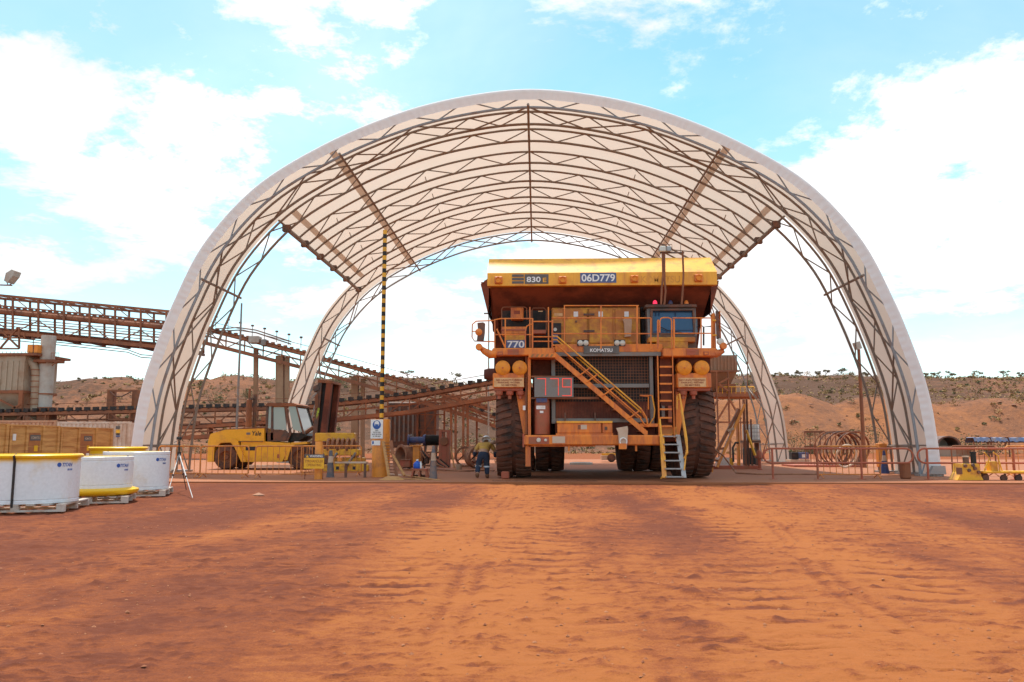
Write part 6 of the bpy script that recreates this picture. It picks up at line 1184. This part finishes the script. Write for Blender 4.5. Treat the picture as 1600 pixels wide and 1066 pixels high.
# hoop rack
rk = thing('hoop_rack', 'rusty open rack holding upright steel hoops beyond the railing', 'rack', (W(1305, 728, 41).x, 41.5, 0.045)); Yk = 41
for k in range(12): PB('rack_bar', RS, rk, 1258+k*8, 675.5, 1259.6+k*8, 729, Yk+1.6, 0.08)
[PB('rack_bar', RS, rk, 1262+k*9.5, 700, 1263.4+k*9.5, 729, Yk-0.15, 0.06) for k in range(9)]; PB('rack_top', RS, rk, 1257, 673.5, 1349, 676.5, Yk+1.55, 0.15); PB('rack_bottom', 'red_steel', rk, 1240, 727, 1352, 733, Yk-0.2, 2.0); PB('rack_side', RS, rk, 1257, 697, 1349, 699, Yk+1.58, 0.1)
hl = ('hoop at the very back of the rack', 'second hoop from the back of the rack', 'third hoop from the back of the rack', 'middle hoop of the rack', 'third hoop from the front of the rack', 'second hoop from the front of the rack', 'hoop at the very front of the rack')
def hoop(px, Y, r_, lb, tilt, m_='dark_steel', rr=0.035):
    h_ = local(thing('steel_hoop', lb, 'hoop', (W(px, 710, Y).x, Y, r_+0.09), 'steel hoops in the rack')); h_.rotation_euler = (tilt, 0, 0.25); T('ring', m_, h_, arc((0, 0, 0), r_, 0, 2*math.pi*31/32, 31), rr, 6, True)
    MB().tube(arc((0, 0.05, 0), r_*0.97, 0, 2*math.pi*31/32, 31), rr*0.6, 5, True).build('inner_ring', 'rust_steel', h_, smooth=50)
for k in range(7): hoop(1296+k*6.5, Yk+1.3-k*0.2, 0.84-0.02*(k % 3), hl[k]+', thin and rusty', (0.1, -0.08, 0.14, 0.0, -0.12, 0.08, 0.16)[k], 'dark_steel' if k % 2 else 'rust_steel')
hoop(1322, 38.9, 0.52, 'low pale hoop leaning in front of the hoop rack', 0.25, 'cream', 0.05)
dk = thing('battery_bank', 'dark boxes with white labels on the slab left of the hoop rack', 'box', (W(1245, 720, 44).x, 44, 0.045)); PB('box', 'black', dk, 1237, 707, 1248, 718, 44, 0.5); PB('box', 'plate_blue', dk, 1250, 707, 1264, 717, 44, 0.5); PB('label', 'sign_white', dk, 1253, 710, 1260, 715, 43.99, 0.006); PB('tray', 'cream', dk, 1235, 718.3, 1266, 722, 43.9, 0.8)
# yellow jack and trolley
jk = thing('hydraulic_jack', 'squat yellow hydraulic jack with two dark rams by the red railing', 'jack', (W(1516, 749, 27.2).x, 27.4, 0.0)); Yj = 27.2
MB().prism([(W(a, b_, Yj).x, W(a, b_, Yj).z) for a, b_ in ((1496, 750.5), (1537, 750.5), (1533, 744), (1530, 725), (1504, 725), (1503, 738))], Yj, Yj+0.6, 'y').build('body', 'mach_yellow', jk)
for px, pt, r_, m_ in ((1509.5, 714.5, 0.09, 'dark_steel'), (1521.5, 708, 0.085, 'black')): c_ = W(px, 725, Yj+0.3); MB().cyl(c_, (c_.x, c_.y, W(px, pt, Yj+0.3).z), r_, n=14).build('ram', m_, jk, smooth=40); MB().lathe([(0, 0), (r_*1.2, 0), (r_*1.2, 0.04), (0, 0.04)], 14, 'z', (c_.x, c_.y, W(px, pt, Yj+0.3).z)).build('ram_cap', 'cream' if px < 1515 else m_, jk)
for px, py in ((1508, 728), (1520, 727), (1523, 732), (1514, 735), (1529, 738)): MB().lathe([(0, -0.05), (0.05, -0.05), (0.06, 0.0)], 10, 'y', W(px, py, Yj-0.002)).build('fitting', 'dark_steel', jk)
MB().lathe([(0, -0.1), (0.14, -0.1), (0.14, 0.1), (0, 0.1)], 16, 'y', W(1536, 745.5, Yj+0.25)).build('wheel', 'rubber', jk, smooth=40); PB('side_pump', 'dark_steel', jk, 1501, 731, 1504, 741, Yj-0.05, 0.3)
tl = thing('jack_trolley', 'yellow steel trolley with push handle and small black wheels', 'trolley', (W(1570, 749, 27.3).x, 27.5, 0.0)); Yt = 27.2
PB('bed', 'mach_yellow', tl, 1536, 736, 1640, 740, Yt, 0.5, bev=0.02)
for px in (1542, 1571, 1594): MB().lathe([(0, 0), (0.10, 0), (0.11, 0.02), (0.11, 0.08), (0.10, 0.1), (0, 0.1)], 16, 'y', (W(px, 746, Yt).x, Yt+0.05, 0.12)).build('wheel', 'rubber', tl, smooth=40); 
for px in (1542, 1571, 1594): PB('wheel_fork', 'dark_steel', tl, px-1.5, 740.2, px+1.5, 746, Yt+0.16, 0.05)
for yy_ in (0.02, 0.42): T('handle_frame', 'mach_yellow', tl, [W(1537, 737, Yt+yy_), W(1546, 716, Yt+yy_), W(1538, 707, Yt+yy_)], 0.022, 6); T('handle_frame', 'mach_yellow', tl, [W(1562, 737, Yt+yy_), W(1560, 713, Yt+yy_), W(1552, 706.5, Yt+yy_)], 0.022, 6)
T('push_bar', 'black', tl, [W(1538, 707, Yt+0.22), W(1552, 706.5, Yt+0.22)], 0.022, 6); PB('tool_bin', 'mach_yellow', tl, 1548, 721, 1560, 736, Yt+0.1, 0.3, bev=0.01); T('brace', 'mach_yellow', tl, [W(1566, 737, Yt+0.2), W(1561, 720, Yt+0.2)], 0.02, 6)
# far right: culvert and tarpaulin stacks
cv = thing('half_round_culvert', 'half round grey shed or culvert at the foot of the right hill', 'culvert', (W(1483, 697, 72).x, 72, 0.2)); cx_ = W(1483, 697, 72); pr = [(1.05*math.cos(a), 0.85*math.sin(a)) for a in [math.pi*i/16 for i in range(17)]]
MB().prism([(cx_.x+u, cx_.z+v) for u, v in pr]+[(cx_.x-0.95*math.cos(math.pi*i/16)*0.9, cx_.z+0.74*math.sin(math.pi*i/16)) for i in range(17)], 72, 76, 'y').build('shell', 'dark_steel', cv); B('back_wall', 'stack_grey', cv, cx_.x-0.9, cx_.x+0.9, 74, 74.1, cx_.z, cx_.z+0.6); B('earth_pad', 'concrete', cv, cx_.x-1.6, cx_.x+1.6, 71.5, 77, -0.2, cx_.z)
for i, (a, b_, lb) in enumerate(((1521, 1547, 'blue tarpaulin stack nearest the culvert, on a low steel frame'), (1548, 1574, 'middle blue tarpaulin stack at the foot of the hill'), (1576, 1625, 'blue tarpaulin stack cut by the right frame edge'))):
    t_ = thing('tarp_stack', lb, 'tarpaulin', (W((a+b_)/2, 695, 70).x, 70, 0), 'blue tarpaulin stacks'); x0, x1 = W(a, 690, 70).x, W(b_, 690, 70).x; z0_, z1_ = W(a, 692, 70).z, W(a, 684, 70).z; n_ = 10; v = []
    for k in range(n_+1):
        u = k/n_; zz = z1_+0.05*math.sin(u*17+i)
        v += [(x0+(x1-x0)*u, 69.8, z0_+0.10+0.06*math.sin(u*23)), (x0+(x1-x0)*u, 70, zz), (x0+(x1-x0)*u, 71.2, zz-0.02), (x0+(x1-x0)*u, 71.4, z0_)]
    MB().add(v, [(k*4+j, k*4+j+1, k*4+j+5, k*4+j+4) for k in range(n_) for j in range(3)]).build('sheet', 'tarp_blue', t_, smooth=40)
    for x_ in (x0+0.1, x1-0.1): B('frame_leg', 'rust_steel', t_, x_-0.04, x_+0.04, 70.1, 70.2, 0, z0_+0.1)
# ================================================================ WORKER
wp = G(755, 749.5); wx, wy = wp.x, wp.y; pe = thing('person', 'bent worker in yellow shirt, navy trousers and white helmet walking beside the truck tyre', 'person', (wx, wy, 0.045))
def skin(name, joints, edges, m, parent, sub=2, root=0):
    me = bpy.data.meshes.new(name); me.from_pydata([Vector(p)+Vector((wx, wy, 0.045))-ORG[pe.name] for p, r_ in joints], edges, []); o = bpy.data.objects.new(name, me); C.objects.link(o)
    md = o.modifiers.new('s', 'SKIN'); md.use_smooth_shade = True
    for i, (p, r_) in enumerate(joints): me.skin_vertices[0].data[i].radius = (r_, r_) if not isinstance(r_, tuple) else r_
    me.skin_vertices[0].data[root].use_root = True; sm = o.modifiers.new('d', 'SUBSURF'); sm.levels = sub; sm.render_levels = sub
    bpy.context.view_layer.update(); nm = bpy.data.meshes.new_from_object(o.evaluated_get(bpy.context.evaluated_depsgraph_get())); bpy.data.objects.remove(o); nm.materials.append(MATS[m]); nm.name = name
    return link(name, nm, parent)
# x right, y away from the camera, z up; body leans forward (away) and to the right
J = [((0.0, 0.0, 0.80), (0.155, 0.125)), ((0.01, 0.09, 0.90), (0.155, 0.12)), ((0.03, 0.24, 1.02), (0.17, 0.125)), ((0.05, 0.38, 1.13), (0.17, 0.11)), ((0.06, 0.47, 1.17), (0.07, 0.07)), ((0.07, 0.54, 1.23), (0.075, 0.085)), ((0.07, 0.58, 1.29), (0.07, 0.08)),
     ((-0.10, 0.0, 0.74), 0.105), ((-0.17, 0.03, 0.43), 0.078), ((-0.19, -0.17, 0.16), 0.055), ((-0.19, -0.20, 0.09), 0.045),
     ((0.10, 0.0, 0.74), 0.105), ((0.12, 0.06, 0.42), 0.078), ((0.13, 0.02, 0.10), 0.055), ((0.14, 0.10, 0.045), 0.045),
     ((-0.17, 0.36, 1.11), 0.075), ((-0.30, 0.28, 0.92), 0.058), ((-0.33, 0.38, 0.72), 0.045), ((0.25, 0.38, 1.12), 0.075), ((0.37, 0.40, 0.92), 0.058), ((0.40, 0.46, 0.68), 0.045)]
E_ = [(0, 1), (1, 2), (2, 3), (3, 4), (4, 5), (5, 6), (0, 7), (7, 8), (8, 9), (9, 10), (0, 11), (11, 12), (12, 13), (13, 14), (3, 15), (15, 16), (16, 17), (3, 18), (18, 19), (19, 20)]
skin('body', J, E_, 'skin', pe)
def grow(j, k=1.14, add=0.012): p, r_ = j; return (p, tuple(q*k+add for q in r_)) if isinstance(r_, tuple) else (p, r_*k+add)
skin('shirt', [((0.01, 0.06, 0.865), (0.19, 0.155))]+[grow(J[i]) for i in (2, 3)]+[((0.055, 0.43, 1.155), (0.085, 0.08))]+[grow(J[i]) for i in (15, 16)]+[grow(J[i]) for i in (18, 19)], [(0, 1), (1, 2), (2, 3), (2, 4), (4, 5), (2, 6), (6, 7)], 'shirt', pe)
skin('cuff', [grow(J[16], 1.16, 0.014), grow(J[17], 1.2, 0.016)], [(0, 1)], 'navy', pe, 1); skin('cuff', [grow(J[19], 1.16, 0.014), grow(J[20], 1.2, 0.016)], [(0, 1)], 'navy', pe, 1)
skin('trousers', [((0.01, 0.045, 0.87), (0.185, 0.15)), ((0.0, 0.0, 0.79), (0.19, 0.16)), grow(J[7]), grow(J[8]), grow(J[9], 1.25), grow(J[11]), grow(J[12]), grow(J[13], 1.25)], [(0, 1), (1, 2), (2, 3), (3, 4), (1, 5), (5, 6), (6, 7)], 'navy', pe, root=1)
for i in (8, 12): p = Vector(J[i][0])+Vector((0, -0.01, -0.03))+Vector((wx, wy, 0.045)); MB().lathe([(0.108, -0.025), (0.111, 0.0), (0.108, 0.025)], 18, 'z', p).build('reflective_band', 'reflect', pe, smooth=50)
for (a, b_, c_) in (((-0.19, -0.15, 0.20), (-0.19, -0.20, 0.10), (-0.19, -0.12, 0.015)), ((0.13, 0.02, 0.17), (0.13, 0.03, 0.055), (0.15, 0.17, 0.045))): skin('boot', [(a, 0.075), (b_, 0.075), (c_, 0.05)], [(0, 1), (1, 2)], 'boot', pe)
hc = Vector((wx+0.07, wy+0.59, 0.045+1.28)); hm = MB().lathe([(0.175, -0.01), (0.165, 0.0), (0.145, 0.01), (0.14, 0.05), (0.115, 0.10), (0.07, 0.135), (0, 0.145)], 22, 'z', (0, 0, 0)); q = Matrix.Rotation(R(-40), 3, 'X'); hm.v = [tuple(q @ Vector(v)+hc+Vector((0, 0.0, 0.02))) for v in hm.v]; hm.build('helmet', 'sign_white', pe, smooth=50)
def hand(base, d, side):
    b_ = Vector(base); d = Vector(d).normalized(); s_ = Vector((1, 0, 0)); joints = [(b_, 0.032), (b_+d*0.06, (0.040, 0.022))]; ed = [(0, 1)]
    skin('hand', joints, ed, 'skin', pe, 1)
    for k in range(4): o_ = b_+d*0.085+s_*(k-1.5)*0.021; L_ = (0.055, 0.068, 0.063, 0.05)[k]; skin('finger', [(o_-d*0.02, 0.0095), (o_+d*L_*0.55+Vector((0, 0.01, 0)), 0.009), (o_+d*L_+Vector((0, 0.03, 0)), 0.0075)], [(0, 1), (1, 2)], 'skin', pe, 1)
    t_ = b_+s_*side*0.035+d*0.02; skin('thumb', [(t_, 0.011), (t_+d*0.035+s_*side*0.02, 0.010), (t_+d*0.06+s_*side*0.02+Vector((0, 0.015, 0)), 0.008)], [(0, 1), (1, 2)], 'skin', pe, 1)
hand((-0.335, 0.39, 0.675), (-0.03, 0.15, -1), 1); hand((0.405, 0.47, 0.635), (0.02, 0.15, -1), -1)
# loose shoulder bag / hose over his right shoulder
T('shoulder_roll', 'glove', pe, [Vector(p)+Vector((wx, wy, 0.045)) for p in ((0.20, 0.30, 1.19), (0.31, 0.32, 1.22), (0.39, 0.42, 1.19))], [0.05, 0.07, 0.05], 10)
